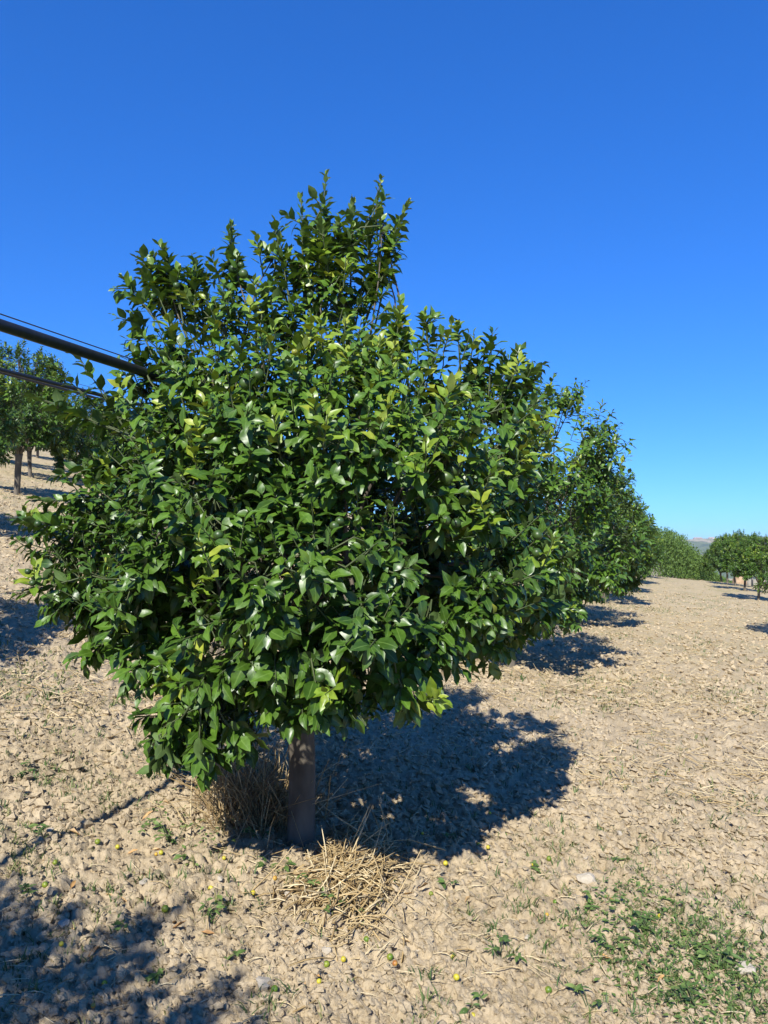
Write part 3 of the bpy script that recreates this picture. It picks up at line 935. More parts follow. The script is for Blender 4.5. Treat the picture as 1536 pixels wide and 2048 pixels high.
# ------------------------------------------------------------------ far things on the right
def thicket():
    r = np.random.default_rng(5)
    n = 60000
    u = r.random(n) * 1.5 - .5
    x = 19.6 + 7.4 * u + r.uniform(-.7, .7, n)
    y = 50.0 + 10.5 * u + r.uniform(-1.2, 1.2, n)
    hm = np.clip(2.3 - 2.5 * u, .9, 3.2) * (1 + .3 * vnoise(x * 1.1, y * 1.1, 9))
    q = r.random(n) ** .75
    z = gbase(x, y) + hm * q * np.sqrt(np.clip(1.15 - .5 * q, 0, 1))
    d = norm(np.stack([r.normal(0, .5, n), r.normal(0, .5, n), np.full(n, .8)], 1))
    nn = norm(r.normal(0, 1, (n, 3)) + [0, -.6, .6])
    sd = norm(np.cross(d, nn))
    L = r.uniform(.06, .17, n)
    tv = np.array([(0, 0, 0), (-.22, .5, 0), (0, 1, 0), (.22, .5, 0)], float)
    m = np.stack([sd * L[:, None], d * L[:, None], np.cross(sd, d) * L[:, None]], -1)
    v, f = spread(tv, np.array([(0, 1, 2), (0, 2, 3)]), m, np.stack([x, y, z], 1))
    g = Geo(); g.add(v, f, tint=np.repeat(np.clip(r.normal(.5, .2, n), 0, .9), 4))
    tag(link('thicket', g.mesh('thicket', M_THICK)), 'soft green thicket sloping down beyond the crest', 'thicket', kind='stuff')
thicket()

def earth_bank():
    c = row_pos(45.7, -5.47)
    v, f = ICO3
    w = v * [0.48, 0.5, 0.75]
    w = w + v * (0.16 * fbm(v[:, 0] * 2.5 + 3, v[:, 2] * 2.5 + v[:, 1], 8, 4))[:, None]
    o = link('earth_bank', mesh_np('earth_bank', w, f, smooth=True, mat=M_BANK))
    o.location = c
    tag(o, 'small tan bank of bare earth between far trunks', 'bank')
earth_bank()
for a, s, h, lb in ((38.3, -5.46, 0.8, 'pale grey wooden post among the far right trunks'), (40.4, -5.43, 0.7, 'short dark weathered post beside the earth bank')):
    b = row_pos(a, s)
    g = Geo(); g.tube([(0, 0, -.1), (0.01, 0, h * .5), (0.02, 0.01, h)], [.05, .048, .045], 8)
    o = link('fence_post', g.mesh('fence_post', M_POST)); o.location = b
    tag(o, lb, 'post')

M_WALL = noisy('white_render', (0.70, 0.68, 0.64), (0.80, 0.78, 0.74), 1.0, 0.9, 0.0)
M_ROOF = noisy('clay_roof', (0.34, 0.20, 0.13), (0.42, 0.27, 0.18), 2.0, 0.9, 0.0)
M_GLASS = noisy('dark_window', (0.03, 0.035, 0.04), (0.06, 0.065, 0.07), 1.0, 0.3, 0.0)
def box(g, c, s):
    v = np.array([(x, y, z) for x in (-.5, .5) for y in (-.5, .5) for z in (-.5, .5)]) * s + c
    f = [(0, 1, 3), (0, 3, 2), (4, 6, 7), (4, 7, 5), (0, 4, 5), (0, 5, 1), (2, 3, 7), (2, 7, 6), (0, 2, 6), (0, 6, 4), (1, 5, 7), (1, 7, 3)]
    g.add(v, np.array(f))
def house(x, y, w, lb):
    z = hill_z(x, y) - 0.5
    e = empty('farmhouse', (x, y, z), lb, 'house', 'houses on the far hill')
    g = Geo(); box(g, (0, 0, 4), (w, w * .55, 8)); link('wall', g.mesh('wall', M_WALL, False), e)
    g = Geo()
    hw, hd = w * .54, w * .32
    vv = [(-hw, -hd, 8), (hw, -hd, 8), (hw, hd, 8), (-hw, hd, 8), (-hw * .8, 0, 11), (hw * .8, 0, 11)]
    g.add(vv, np.array([(0, 1, 5), (0, 5, 4), (2, 3, 4), (2, 4, 5), (1, 2, 5), (3, 0, 4), (0, 3, 2), (0, 2, 1)]))
    link('roof', g.mesh('roof', M_ROOF, False), e)
    for k in (-.3, 0, .3):
        g = Geo(); box(g, (k * w, -w * .276, 5), (1.6, .3, 2.4)); link('window', g.mesh('window', M_GLASS, False), e)
house(1010, 2480, 26, 'long white farmhouse on the ridge of the far hill')
house(1045, 2460, 17, 'small white farmhouse further along the far ridge')

# ------------------------------------------------------------------ scattered on the soil
def sector(n, r0, r1, spread_deg=34, seed=0, power=1.0):
    """points that thin out with distance like the texture of the soil in the picture"""
    r = np.random.default_rng(seed)
    if power == 1.0:
        q = 1 / (1 / r1 + (1 / r0 - 1 / r1) * r.random(n))
    else:
        q = r0 * (r1 / r0) ** r.random(n)
    a = np.radians(r.uniform(-spread_deg, spread_deg, n))
    return np.sin(a) * q, np.cos(a) * q, r

def rand_frames(n, r, tilt=3.14):
    ax = norm(r.normal(0, 1, (n, 3)))
    z = norm(np.stack([np.sin(r.random(n) * tilt), np.zeros(n), np.ones(n)], 1))
    x = norm(np.cross(ax, z)); y = np.cross(z, x)
    return np.stack([x, y, z], -1)

def clods():
    g = Geo()
    n = 31000
    x, y, r = sector(n, 1.9, 26, 36, 3)
    size = (0.006 + 0.017 * r.random(n) ** 2.6) * np.clip(np.hypot(x, y) / 7, 1, 1.8) + 0.008 * (r.random(n) < .04)
    big = r.random(n) < 0.004
    size[big] += 0.014 * r.random(big.sum())
    z = gz(x, y) + size * 0.36
    fr = np.einsum('nij,nj->nij', rand_frames(n, r), np.stack([size * r.uniform(.8, 1.6, n), size * r.uniform(.7, 1.2, n), size * r.uniform(.5, .9, n)], 1))
    def chip(v, k, cuts):
        v = v.copy()
        q = np.random.default_rng(k)
        for _ in range(cuts):
            nn = norm(q.normal(0, 1, 3)); d = v @ nn
            v = v - np.outer(np.clip(d - q.uniform(.3, .75), 0, 1), nn)
        return v + q.normal(0, .06, v.shape)
    kind = r.integers(0, 6, n)
    for (v0, f0), big_ in ((ICO1, False), (ICO2, True)):
        for t in range(6):
            k = (((size >= .019) & (np.hypot(x, y) < 3.6)) == big_) & (kind == t)
            v, f = spread(chip(v0, t, 6), f0, fr[k], np.stack([x, y, z], 1)[k])
            nz = np.stack([vnoise(v[:, 0] * 120 + v[:, 2] * 80, v[:, 1] * 120 + q, 7 + q) for q in range(3)], 1)
            v = v + nz * 0.8 * np.repeat(size[k], len(v0))[:, None]
            g.add(v, f)
    # further off: bigger broken lumps, simpler
    m2 = 34000
    x, y, r = sector(m2, 4.2, 30, 36, 9, 2.0)
    size = (0.012 + 0.026 * r.random(m2) ** 2) * np.clip(np.hypot(x, y) / 9, .8, 1.15)
    ov = np.array([(1, 0, 0), (0, 1, .1), (-1, 0, -.1), (0, -1, 0), (.2, .1, .9), (0, 0, -.8)], float)
    of = np.array([(0, 1, 4), (1, 2, 4), (2, 3, 4), (3, 0, 4), (1, 0, 5), (2, 1, 5), (3, 2, 5), (0, 3, 5)])
    fr = np.einsum('nij,nj->nij', rand_frames(m2, r, .6), np.stack([size * r.uniform(.8, 1.5, m2), size * r.uniform(.7, 1.2, m2), size * r.uniform(.7, 1.1, m2)], 1))
    v, f = spread(ov, of, fr, np.stack([x, y, gz(x, y) + size * .2], 1))
    v = v + r.normal(0, .22, v.shape) * np.repeat(size, len(ov))[:, None]
    g.add(v, f)
    tag(link('soil_clods', g.mesh('soil_clods', M_CLOD, False)), 'loose crumbs and clods of dry tan soil', 'soil', kind='stuff')
clods()

def straw_template():
    g = Geo()
    t = np.linspace(0, 1, 4)
    g.tube(np.stack([0.06 * np.sin(t * 2.6), t - .5, 0.05 * np.sin(t * 3.1)], 1), [0.012, 0.014, 0.013, 0.008], 3, False)
    return g.v[0], g.f[0]
STRAW = straw_template()
_g = Geo(); _g.tube([(0, -.5, 0), (.03, .5, .03)], [0.014, 0.010], 3, False)
STRAW_LO = (_g.v[0], _g.f[0])

def straws_on(x, y, r, lmin, lmax, lift=0.004, wide=1.0, tilt=0.12, tpl=STRAW):
    n = len(x)
    L = r.uniform(lmin, lmax, n)
    ang = r.random(n) * 6.283
    d = norm(np.stack([np.cos(ang), np.sin(ang), r.normal(0, tilt, n)], 1))
    up = norm(np.stack([r.normal(0, .2, n), r.normal(0, .2, n), np.ones(n)], 1))
    xx = norm(np.cross(d, up)); zz = np.cross(xx, d)
    th = np.clip(0.16 / L, 1.0, 2.0) * wide * r.uniform(.7, 1.5, n)
    m = np.stack([xx * (L * th)[:, None], d * L[:, None], zz * (L * th)[:, None]], -1)
    z = gz(x, y) + lift
    return spread(tpl[0], tpl[1], m, np.stack([x, y, z], 1)), n

def loose_straw():
    g = Geo()
    x, y, r = sector(15000, 1.9, 16, 36, 4)
    dens = fbm(x * .8, y * .8, 90, 3) + .25
    s = (x - T0[0]) * PERP[0] + (y - T0[1]) * PERP[1]
    k = r.random(len(x)) < np.clip(dens * 1.2, .12, 1) * .6
    (v, f), n = straws_on(x[k], y[k], r, .03, .13, .012, .8)
    g.add(v, f, tint=np.repeat(np.clip(r.normal(.8, .2, n), 0, 1), len(STRAW[0])))
    x, y, r = sector(34000, 5.5, 46, 36, 5, 2.0)
    k = r.random(len(x)) < np.clip(fbm(x * .6, y * .6, 91, 4) * 1.6 + .55, .12, 1)
    (v, f), n = straws_on(x[k], y[k], r, .04, .17, .03, 1.5, .3, STRAW_LO)
    g.add(v, f, tint=np.repeat(np.clip(r.normal(.75, .22, n), 0, 1), len(STRAW_LO[0])))
    tag(link('loose_straw', g.mesh('loose_straw', M_STRAW)), 'bits of pale straw strewn over the soil', 'straw', kind='stuff')
loose_straw()

def blade_template():
    t = [0, .35, .7, 1]
    w = [.05, .055, .04, 0]
    z = [0, .34, .6, .72]; y = [0, .08, .3, .62]
    v, f = [], []
    for i in range(3):
        v += [(-w[i], y[i], z[i]), (w[i], y[i], z[i])]
    v.append((0, y[3], z[3]))
    for i in range(2):
        b = 2 * i; f += [(b, b + 1, b + 3), (b, b + 3, b + 2)]
    f.append((4, 5, 6))
    return np.array(v, float), np.array(f)
BLADE = blade_template()

def blades(x, y, h, r, wide=1.0):
    n = len(x)
    a = r.random(n) * 6.283
    c, s = np.cos(a), np.sin(a)
    o = np.zeros(n)
    hz = h * r.uniform(.3, 1.1, n)
    hy = h * r.uniform(.4, 1.5, n)
    m = np.stack([np.stack([c * h * wide, s * h * wide, o], 1), np.stack([-s * hy, c * hy, o], 1), np.stack([o, o, hz], 1)], -1)
    return spread(BLADE[0], BLADE[1], m, np.stack([x, y, gz(x, y) - .004], 1))

def grass():
    g = Geo()
    r = np.random.default_rng(31)
    cx, cy, _ = sector(9000, 1.9, 16, 36, 6)
    k = r.random(len(cx)) < np.clip(fbm(cx * .9, cy * .9, 77, 4) * 3.0 + .30, .05, 1)
    cx, cy = cx[k], cy[k]
    # denser tufts where the picture is greener
    spots = []
    for px, py, rad, n in ((30, 1370, .35, 40), (100, 1400, .25, 18), (70, 1560, .35, 40), (160, 1570, .3, 26), (60, 1690, .25, 26), (250, 1500, .25, 16), (90, 1470, .3, 14), (1440, 1320, .6, 40), (1400, 1290, .5, 36),
                           (1480, 1400, .6, 24), (1340, 1860, .28, 60), (1420, 1960, .3, 60), (1280, 1950, .2, 24), (1250, 1740, .18, 12), (1480, 1850, .3, 20), (860, 2010, .2, 10), (560, 2030, .15, 14), (1240, 1270, .4, 24),
                           (1300, 1220, .7, 30), (230, 1600, .25, 26), (330, 1550, .2, 18), (1100, 1700, .3, 16), (1010, 1840, .25, 12), (50, 1900, .2, 8), (1330, 1500, .4, 14)):
        n = int(n * 2.2)
        p = ground_at(px, py)
        spots.append(np.stack([p[0] + r.normal(0, rad * .5, n), p[1] + r.normal(0, rad * .6, n)], 1))
    sp = np.concatenate(spots)
    cx, cy = np.concatenate([cx, sp[:, 0]]), np.concatenate([cy, sp[:, 1]])
    n = r.integers(3, 9, len(cx))
    x = np.repeat(cx, n) + r.normal(0, .012, n.sum()); y = np.repeat(cy, n) + r.normal(0, .012, n.sum())
    h = np.repeat(.022 + .055 * r.random(len(cx)) ** 2, n)
    v, f = blades(x, y, h, r, .75)
    g.add(v, f, tint=np.repeat(np.clip(np.repeat(r.normal(.6, .3, len(cx)), n), 0, 1), len(BLADE[0])))
    # mid distance tufts
    cx, cy, r2 = sector(11000, 5.5, 46, 36, 8, 2.0)
    k = r2.random(len(cx)) < np.clip(fbm(cx * .45, cy * .45, 78, 4) * 2.4 + .35, .05, 1)
    cx, cy = cx[k], cy[k]
    n = r2.integers(4, 10, len(cx))
    x = np.repeat(cx, n) + r2.normal(0, .05, n.sum()); y = np.repeat(cy, n) + r2.normal(0, .05, n.sum())
    v, f = blades(x, y, np.repeat(r2.uniform(.03, .09, len(cx)), n), r2, 1.1)
    g.add(v, f, tint=np.repeat(np.clip(np.repeat(r2.normal(.75, .25, len(cx)), n), 0, 1), len(BLADE[0])))
    tag(link('grass', g.mesh('grass', M_GRASS)), 'sparse short green grass sprouting from the soil', 'grass', kind='stuff')
grass()

# ------------------------------------------------------------------ low ground cover, weeds
WLEAF = [leaf_template(w, .25, .25, .12, .2, ST_HI) for w in (.30, .40, .52)]
WLO = [leaf_template(w, .25, .2, .1, 0, ST_LO, False) for w in (.36, .5)]
def ground_cover():
    g = Geo(); r = np.random.default_rng(41)
    for px, py, rad, n in ((1340, 1850, .16, 420), (1400, 1920, .17, 420), (1330, 1960, .14, 300), (1450, 2000, .15, 340), (1370, 2020, .13, 240), (1230, 1850, .10, 120), (1290, 1800, .08, 90), (1190, 1880, .08, 80),
                           (45, 1360, .28, 260), (380, 1640, .13, 120), (420, 1690, .08, 60), (1500, 1940, .14, 160), (660, 1800, .07, 70), (700, 1830, .06, 50)):
        p = ground_at(px, py)
        x, y = p[0] + r.normal(0, rad, n), p[1] + r.normal(0, rad * 1.15, n)
        z = gz(x, y) + .006 + .022 * r.random(n)
        a = r.random(n) * 6.283
        d = norm(np.stack([np.cos(a), np.sin(a), r.normal(.15, .3, n)], 1))
        up = norm(np.stack([r.normal(0, .35, n), r.normal(0, .35, n) - .15, np.ones(n)], 1))
        nn = norm(up - d * np.sum(up * d, 1, keepdims=True))
        L = r.uniform(.014, .034, n)
        m = np.stack([np.cross(d, nn), d, nn], -1) * L[:, None, None]
        for k, (tv, tf, ta) in enumerate(WLO):
            s = np.nonzero(np.arange(n) % 2 == k)[0]
            v, f = spread(tv, tf, m[s], np.stack([x, y, z], 1)[s])
            g.add(v, f, tint=np.repeat(np.clip(r.normal(.45, .2, len(s)), 0, 1), len(tv)), across=np.tile(ta, len(s)))
    tag(link('ground_cover', g.mesh('ground_cover', M_WEED)), 'mats of small leafy green ground cover', 'ground cover', kind='stuff')
ground_cover()

_wm = {}
def weed_leaf(k, t):
    key = (k, round(t * 4))
    if key not in _wm:
        v, f, a = WLEAF[k]
        _wm[key] = mesh_np('leaf', v, f, {'tint': np.full(len(v), round(t * 4) / 4), 'across': a}, True, M_WEED)
    return _wm[key]

def weed(px, py, size, n, label, height=0.05, lmin=.024, lmax=.046):
    r = np.random.default_rng(px * 7 + py)
    p = ground_at(px, py)
    e = empty('weed', p, label, 'weed', 'broad leaved weeds on the soil')
    g = Geo()
    stems = max(2, n // 4)
    tips = []
    for i in range(stems):
        a = r.random() * 6.283
        end = np.array([math.cos(a) * size * r.uniform(.5, 1), math.sin(a) * size * r.uniform(.5, 1), height * r.uniform(.5, 1.2)])
        end[2] += gz1(p[0] + end[0], p[1] + end[1]) - p[2]
        mid = end * .5 + [0, 0, height * .35]
        g.tube([(0, 0, -.01), mid, end], [.0022, .002, .0014], 5, False)
        tips.append((mid, end))
    link('stem', g.mesh('stem', M_TWIG), e)
    for i in range(n):
        mid, end = tips[i % stems]
        t = r.random()
        q = mid + (end - mid) * t if r.random() < .75 else mid * t
        a = r.random() * 6.283
        d = norm([math.cos(a), math.sin(a), r.uniform(-.1, .5)])
        up = norm(np.array([0, -.25, 1]) + r.normal(0, .25, 3))
        nn = norm(up - d * np.dot(up, d))
        L = r.uniform(lmin, lmax)
        o = link('leaf', weed_leaf(int(r.integers(0, 3)), float(np.clip(r.normal(.45, .25), 0, 1))), e)
        m = Matrix((np.stack([np.cross(d, nn), d, nn], -1) * L).tolist()).to_4x4(); m.translation = q + np.array([0, 0, .004])
        o.matrix_basis = m
for w in ((345, 1685, .13, 26, 'broad leaved green weed at the edge of the dry stalks', .10),
          (300, 1668, .09, 14, 'low green weed left of the dry stalks', .05),
          (400, 1600, .12, 18, 'tall green weed against the dry stalks', .20),
          (465, 1600, .08, 14, 'dark green weed climbing among the dry stalks', .26),
          (375, 1735, .06, 10, 'short pale green weed below the dry stalks', .06),
          (520, 1690, .08, 14, 'green bindweed creeping out beneath the tree trunk', .05),
          (560, 1745, .09, 12, 'green bindweed between trunk and straw pile', .04),
          (630, 1800, .10, 16, 'green weed growing through the left side of the straw pile', .08),
          (665, 1850, .08, 12, 'small weed below the straw pile', .06),
          (400, 1850, .13, 16, 'spreading green weed on bare clods below the tree', .04),
          (230, 1880, .07, 9, 'little green weed beside the round clods', .03),
          (455, 1930, .08, 9, 'thin green weed beside the dark tree shadow', .03),
          (330, 1975, .08, 9, 'low green weed inside the tree shadow', .03),
          (1000, 1925, .12, 18, 'bushy green weed on open soil right of the straw', .06),
          (1075, 1745, .06, 8, 'small weed right of the fallen oranges', .03),
          (885, 1790, .06, 9, 'small green weed right of the straw pile', .04),
          (1245, 1740, .07, 9, 'little weed above the green ground cover', .03),
          (1190, 1830, .09, 14, 'green weed between pale stone and ground cover', .04),
          (1220, 1905, .10, 18, 'leafy weed at the edge of the ground cover', .06),
          (1440, 1950, .10, 22, 'clover like weed in the middle of the ground cover', .06),
          (1300, 1880, .10, 20, 'dense leafy weed at the top of the ground cover', .05),
          (1390, 2030, .09, 16, 'leafy weed at the lower side of the ground cover', .05),
          (965, 2030, .07, 10, 'narrow weed on soil below the bushy weed', .04),
          (1180, 2020, .08, 12, 'weed with upright leaves left of the ground cover', .05),
          (900, 1690, .05, 8, 'tiny weed at the edge of the tree shadow', .03),
          (60, 1790, .08, 12, 'green weed at the top of the dark shadow', .04),
          (70, 1690, .10, 14, 'low weed beside the strip of pipe shadow', .05),
          (60, 1555, .12, 16, 'weed among short grass on the left slope', .04),
          (530, 1300 + 440, .05, 7, 'tiny weed on the clods below the trunk', .03)):
    weed(*w)

# ------------------------------------------------------------------ straw pile and dry stalks at the trunk
def stalk_mesh(seed):
    r = np.random.default_rng(seed)
    g = Geo()
    t = np.linspace(0, 1, 6)
    k = r.uniform(.3, .75); bend = r.normal(0, .35, 2)
    p = np.stack([bend[0] * np.clip(t - k, 0, 1), bend[1] * np.clip(t - k, 0, 1), t], 1)
    g.tube(p, [.011, .011, .010, .009, .008, .005], 5, False, tint=np.clip(.35 + .6 * r.random() + .1 * np.repeat(t, 5), 0, 1))
    return g.mesh('stalk', M_STRAW)
STALKS = [stalk_mesh(s) for s in range(8)]

def place_stalk(root, p, d, L, r):
    o = link('stalk', STALKS[int(r.integers(0, 8))], root)
    z = norm(d); x = norm(np.cross(z, r.normal(0, 1, 3))); y = np.cross(z, x)
    th = min(1.0, .22 / L) * 1.5
    m = Matrix((np.stack([x * L * th, y * L * th, z * L], -1)).tolist()).to_4x4(); m.translation = p
    o.matrix_basis = m

def straw_pile():
    r = np.random.default_rng(61)
    c = ground_at(705, 1770)
    e = empty('straw_pile', c, 'loose heap of golden straw right of the tree trunk', 'straw pile')
    def height(x, y):
        return .075 * np.exp(-((x / .20) ** 2 + (y / .30) ** 2))
    g = Geo()
    n = 1100
    x, y = r.normal(0, .10, n), r.normal(0, .215, n)
    x = x + .1 * y + .06 * np.sin(y * 9)
    L = r.uniform(.05, .22, n)
    ang = np.where(r.random(n) < .6, r.normal(1.2, .6, n), r.random(n) * 6.28)
    d = norm(np.stack([np.cos(ang), np.sin(ang), r.normal(0, .22, n)], 1))
    up = norm(np.stack([r.normal(0, .2, n), r.normal(0, .2, n), np.ones(n)], 1))
    xx = norm(np.cross(d, up)); zz = np.cross(xx, d)
    th = np.clip(.2 / L, .8, 2.2) * r.uniform(.8, 1.7, n)
    m = np.stack([xx * (L * th)[:, None], d * L[:, None], zz * (L * th)[:, None]], -1)
    z = gz(x + c[0], y + c[1]) - c[2] + height(x, y) * r.random(n) + .008
    v, f = spread(STRAW[0], STRAW[1], m, np.stack([x, y, z], 1))
    g.add(v, f, tint=np.repeat(np.clip(r.normal(.55, .28, n), 0, 1), len(STRAW[0])))
    tag(link('straw', g.mesh('straw', M_STRAW), e), kind='stuff')
    for i in range(90):
        x, y = r.normal(0, .12), r.normal(.02, .22)
        a = r.normal(1.2, .8) if r.random() < .7 else r.random() * 6.28
        L = r.uniform(.14, .32)
        d = np.array([math.cos(a), math.sin(a), r.normal(.22, .28)])
        p = np.array([x, y, gz1(x + c[0], y + c[1]) - c[2] + .5 * float(height(x, y)) + .045]) - norm(d) * L * .5
        p[2] = max(p[2], gz1(p[0] + c[0], p[1] + c[1]) - c[2])
        place_stalk(e, p, d, L, r)
straw_pile()

def dry_tuft():
    r = np.random.default_rng(71)
    c = ground_at(510, 1650)
    e = empty('dry_grass', c, 'tall tangle of dead dry stalks left of the tree trunk', 'dry grass')
    g = Geo()
    def one(sp, lean, hmax):
        x, y = r.normal(0, sp), r.normal(.08, sp * 1.1)
        b = np.array([x, y, gz1(x + c[0], y + c[1]) - c[2] - .01])
        d = np.array([r.normal(-.05 + x * 1.2, lean), r.normal(0, lean), 1.0])
        return b, norm(d), r.uniform(.2, hmax)
    for i in range(520):
        b, d, L = one(.12, .55, .5)
        mid = b + d * L * .55
        end = mid + (d + [r.normal(0, .5), r.normal(0, .5), r.normal(-.5, .6)]) * L * .4
        end[2] = max(end[2], gz1(end[0] + c[0], end[1] + c[1]) - c[2] + .01)
        g.tube([b, mid, end], [.0024, .0022, .0012], 3, False, tint=np.clip(r.normal(.3, .25), 0, 1))
    for i in range(160):       # broken straw lying at the foot
        x, y = r.normal(0, .17), r.normal(.05, .2)
        a = r.random() * 6.28; L = r.uniform(.06, .2)
        b = np.array([x, y, gz1(x + c[0], y + c[1]) - c[2] + .012])
        d = np.array([math.cos(a), math.sin(a), r.normal(.05, .12)]) * L
        g.tube([b, b + d * .5, b + d], [.0024, .0024, .0014], 3, False, tint=np.clip(r.normal(.55, .25), 0, 1))
    tag(link('stems', g.mesh('stems', M_STRAW), e), kind='stuff')
    for i in range(60):
        b, d, L = one(.13, .5, .5)
        place_stalk(e, b, d, L, r)
dry_tuft()

# ------------------------------------------------------------------ fallen fruit, leaves, stones
FB = {'green': fruit_mesh('fallen_orange', .08, M_DROP), 'yellow': fruit_mesh('fallen_orange', .5, M_DROP), 'orange': fruit_mesh('fallen_orange', .8, M_DROP), 'brown': fruit_mesh('fallen_orange', .97, M_DROP)}
FL = {'green': 'tiny unripe green orange fallen on the dry soil', 'yellow': 'tiny bright yellow orange fallen on the dry soil',
      'orange': 'tiny orange tinted fruit fallen on the dry soil', 'brown': 'tiny shrivelled brown fruit fallen on the dry soil'}
drops = [(422, 1790, 11, 'yellow'), (506, 1792, 11, 'yellow'), (330, 1838, 14, 'green'), (209, 1976, 11, 'yellow'), (122, 1917, 10, 'yellow'), (195, 1697, 11, 'green'), (235, 1697, 9, 'yellow'),
         (322, 1722, 9, 'yellow'), (448, 1726, 8, 'yellow'), (467, 1699, 8, 'yellow'), (550, 1770, 9, 'orange'), (186, 2034, 9, 'orange'), (687, 1930, 11, 'yellow'), (653, 1935, 13, 'green'),
         (733, 1897, 12, 'green'), (780, 1926, 13, 'green'), (790, 1940, 11, 'brown'), (549, 1997, 14, 'green'), (638, 1978, 10, 'yellow'), (475, 1995, 10, 'brown'), (845, 1686, 6, 'yellow'), (825, 1728, 6, 'yellow'),
         (862, 1799, 9, 'green'), (913, 1972, 13, 'yellow'), (905, 1921, 9, 'yellow'), (891, 1735, 10, 'yellow'), (957, 1693, 8, 'yellow'), (976, 1703, 8, 'yellow'), (1011, 1673, 7, 'green'), (1098, 1727, 10, 'green'),
         (1111, 1822, 10, 'green'), (1097, 1988, 14, 'green'), (1130, 1808, 7, 'yellow'), (1045, 1749, 7, 'orange'), (1320, 1848, 9, 'yellow'), (907, 1944, 10, 'yellow'), (90, 1781, 12, 'green'), (110, 1735, 10, 'green'),
         (1094, 1842, 6, 'orange'), (1066, 1740, 6, 'yellow'), (946, 2044, 10, 'yellow'), (903, 1666, 6, 'orange'), (147, 1877, 8, 'orange'), (440, 1757, 6, 'orange'), (980, 1641, 6, 'yellow'), (312, 1716, 7, 'orange')]
rd = np.random.default_rng(81)
def whereabouts(px, py):
    if px < 380 and py > 1845: return 'in or by the dark tree shadow'
    if px < 400: return 'near the weeds left of the dry stalks'
    if px < 590 and py < 1850: return 'on bare clods below the trunk'
    if px < 590: return 'on clods beside the dark tree shadow'
    if px < 830 and py > 1850: return 'just below the straw pile'
    if px < 830: return 'against the straw pile'
    if px < 1060 and py < 1760: return 'between straw pile and tree shadow edge'
    if px < 1060: return 'on open soil right of the straw pile'
    return 'around the green ground cover'
for px, py, dia, c in drops:
    p = ground_at(px, py)
    rad = max(.008, .5 * dia / F * p[1] * 1.0)
    o = link('fallen_orange', FB[c])
    o.scale = (rad,) * 3
    o.location = p + [0, 0, rad * .95 + .004]
    o.rotation_euler = rd.normal(0, 1, 3)
    tag(o, FL[c].replace('on the dry soil', whereabouts(px, py)), 'fruit', 'fallen %s oranges' % c)

def dry_leaf(seed, tint):
    r = np.random.default_rng(seed)
    v, f, a = leaf_template(.42, .7 + .5 * r.random(), -.35 + .5 * r.random(), .35, .8 * r.normal(), ST_HI)
    return mesh_np('dry_leaf', v, f, {'tint': np.full(len(v), tint)}, True, M_DRY)
DL = [(dry_leaf(1, .9), 'pale cream'), (dry_leaf(2, .5), 'tan'), (dry_leaf(3, .25), 'rusty brown'), (dry_leaf(4, .7), 'light tan')]
dls = [(65, 1630, 0), (140, 1797, 1), (255, 1712, 1), (305, 1702, 3), (340, 1622, 3), (285, 1650, 1), (1065, 1510, 3), (1230, 1818, 1), (1225, 1927, 1), (835, 1800, 2), (825, 1815, 1), (600, 1908, 3),
       (145, 1890, 0), (255, 1805, 3), (340, 1880, 2), (350, 1850, 1), (320, 1976, 2), (175, 1925, 2), (985, 1650, 0), (975, 1683, 3), (1056, 1886, 0), (210, 1790, 0), (60, 1660, 1), (610, 1980, 3), (620, 1960, 1),
       (160, 1680, 3), (700, 1690, 2), (720, 1820, 3), (1160, 1668, 3), (1490, 1585, 3), (930, 1825, 3), (1315, 1985, 1), (20, 1760, 0), (820, 1900, 0), (565, 1700, 2), (240, 2040, 2), (430, 1880, 2), (770, 1885, 0)]
for px, py, k in dls:
    p = ground_at(px, py)
    o = link('dry_leaf', DL[k][0])
    s = rd.uniform(.045, .075)
    o.scale = (s, s, s)
    o.location = p + [0, 0, .008]
    o.rotation_euler = (rd.normal(0, .3), rd.normal(0, .3), rd.random() * 6.28)
    tag(o, 'curled %s dead leaf lying %s' % (DL[k][1], whereabouts(px, py)), 'dry leaf', 'fallen %s leaves' % DL[k][1])

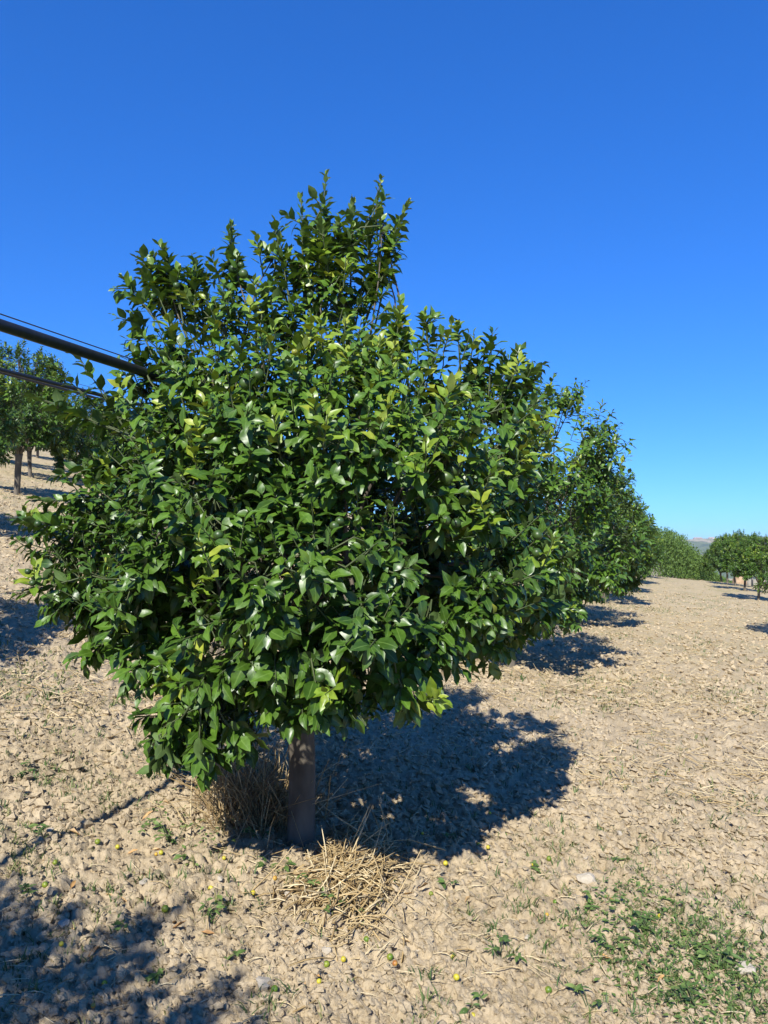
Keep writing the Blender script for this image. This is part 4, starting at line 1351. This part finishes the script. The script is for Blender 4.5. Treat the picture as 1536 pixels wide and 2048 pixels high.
def stone_mesh(seed):
    r = np.random.default_rng(seed)
    v, f = ICO2
    v = v.copy()
    for _ in range(7):
        n = norm(r.normal(0, 1, 3)); k = r.uniform(.45, .85)
        d = v @ n
        v = v - np.outer(np.clip(d - k, 0, 1), n)
    v = v * [1, r.uniform(.65, .9), r.uniform(.5, .75)]
    v = v + norm(v) * (0.05 * r.normal(0, 1, len(v)))[:, None]
    return mesh_np('stone', v, f, smooth=False, mat=M_STONE)
ST = [stone_mesh(s) for s in range(5)]
stones = [(1172, 1776, 20, 'large rounded pale stone near the green ground cover'), (1155, 1806, 9, 'small pale stone just below the large pale stone'), (1056, 1886, 9, 'pointed white stone on open soil'),
          (652, 1910, 16, 'blocky pale stone below the straw pile'), (288, 1780, 12, 'rounded pale stone below the weeds'), (440, 1772, 9, 'white pebble beside the yellow fallen orange'),
          (578, 1800, 12, 'pale stone left of the straw pile'), (838, 1902, 10, 'white flat stone right of the straw pile'), (575, 1985, 10, 'pale stone with a dark hollow beside it'),
          (712, 1978, 12, 'flat whitish stone on the strewn straw'), (665, 1955, 10, 'whitish stone next to a green fallen orange'), (1050, 1748, 6, 'tiny white pebble on open soil'), (1172, 1728, 7, 'small white pebble right of the weed'),
          (1124, 1638, 7, 'tiny pale pebble in the sunny aisle'), (1240, 1686, 7, 'pale pebble in the middle of the sunny aisle'), (100, 1640 + 30, 9, 'pale pebble beside a dead leaf'), (1490, 1960, 22, 'flat pale stone at the right of the ground cover'),
          (1525, 1760, 14, 'pale flat stone at the edge of the aisle'), (130, 1870, 16, 'pale lump of stone at the shadow edge'), (530, 1985, 24, 'large dull stone at the edge of the dark shadow'), (1010, 1180, 10, '')]
for px, py, rp, lb in stones:
    if not lb: continue
    p = ground_at(px, py)
    o = link('stone', ST[(px + py) % 5])
    s = rp / F * p[1]
    o.scale = (s, s, s); o.location = p + [0, 0, s * .25]
    o.rotation_euler = (rd.normal(0, .2), rd.normal(0, .2), rd.random() * 6.28)
    tag(o, lb, 'stone', 'pale stones in the soil')

# ------------------------------------------------------------------ air
def haze():
    g = Geo(); box(g, (1000, 1500, -8), (9000, 8000, 130))
    m = bpy.data.materials.new('haze_air'); m.use_nodes = True
    nt = m.node_tree; nt.nodes.clear()
    o = nt.nodes.new('ShaderNodeOutputMaterial')
    v = nt.nodes.new('ShaderNodeVolumePrincipled')
    v.inputs['Color'].default_value = (0.70, 0.84, 1.0, 1)
    v.inputs['Density'].default_value = 0.00011
    v.inputs['Anisotropy'].default_value = 0.0
    nt.links.new(v.outputs[0], o.inputs['Volume'])
    tag(link('haze', g.mesh('haze', m, False)), 'thin blue haze over the far valley', 'haze', kind='stuff')
haze()
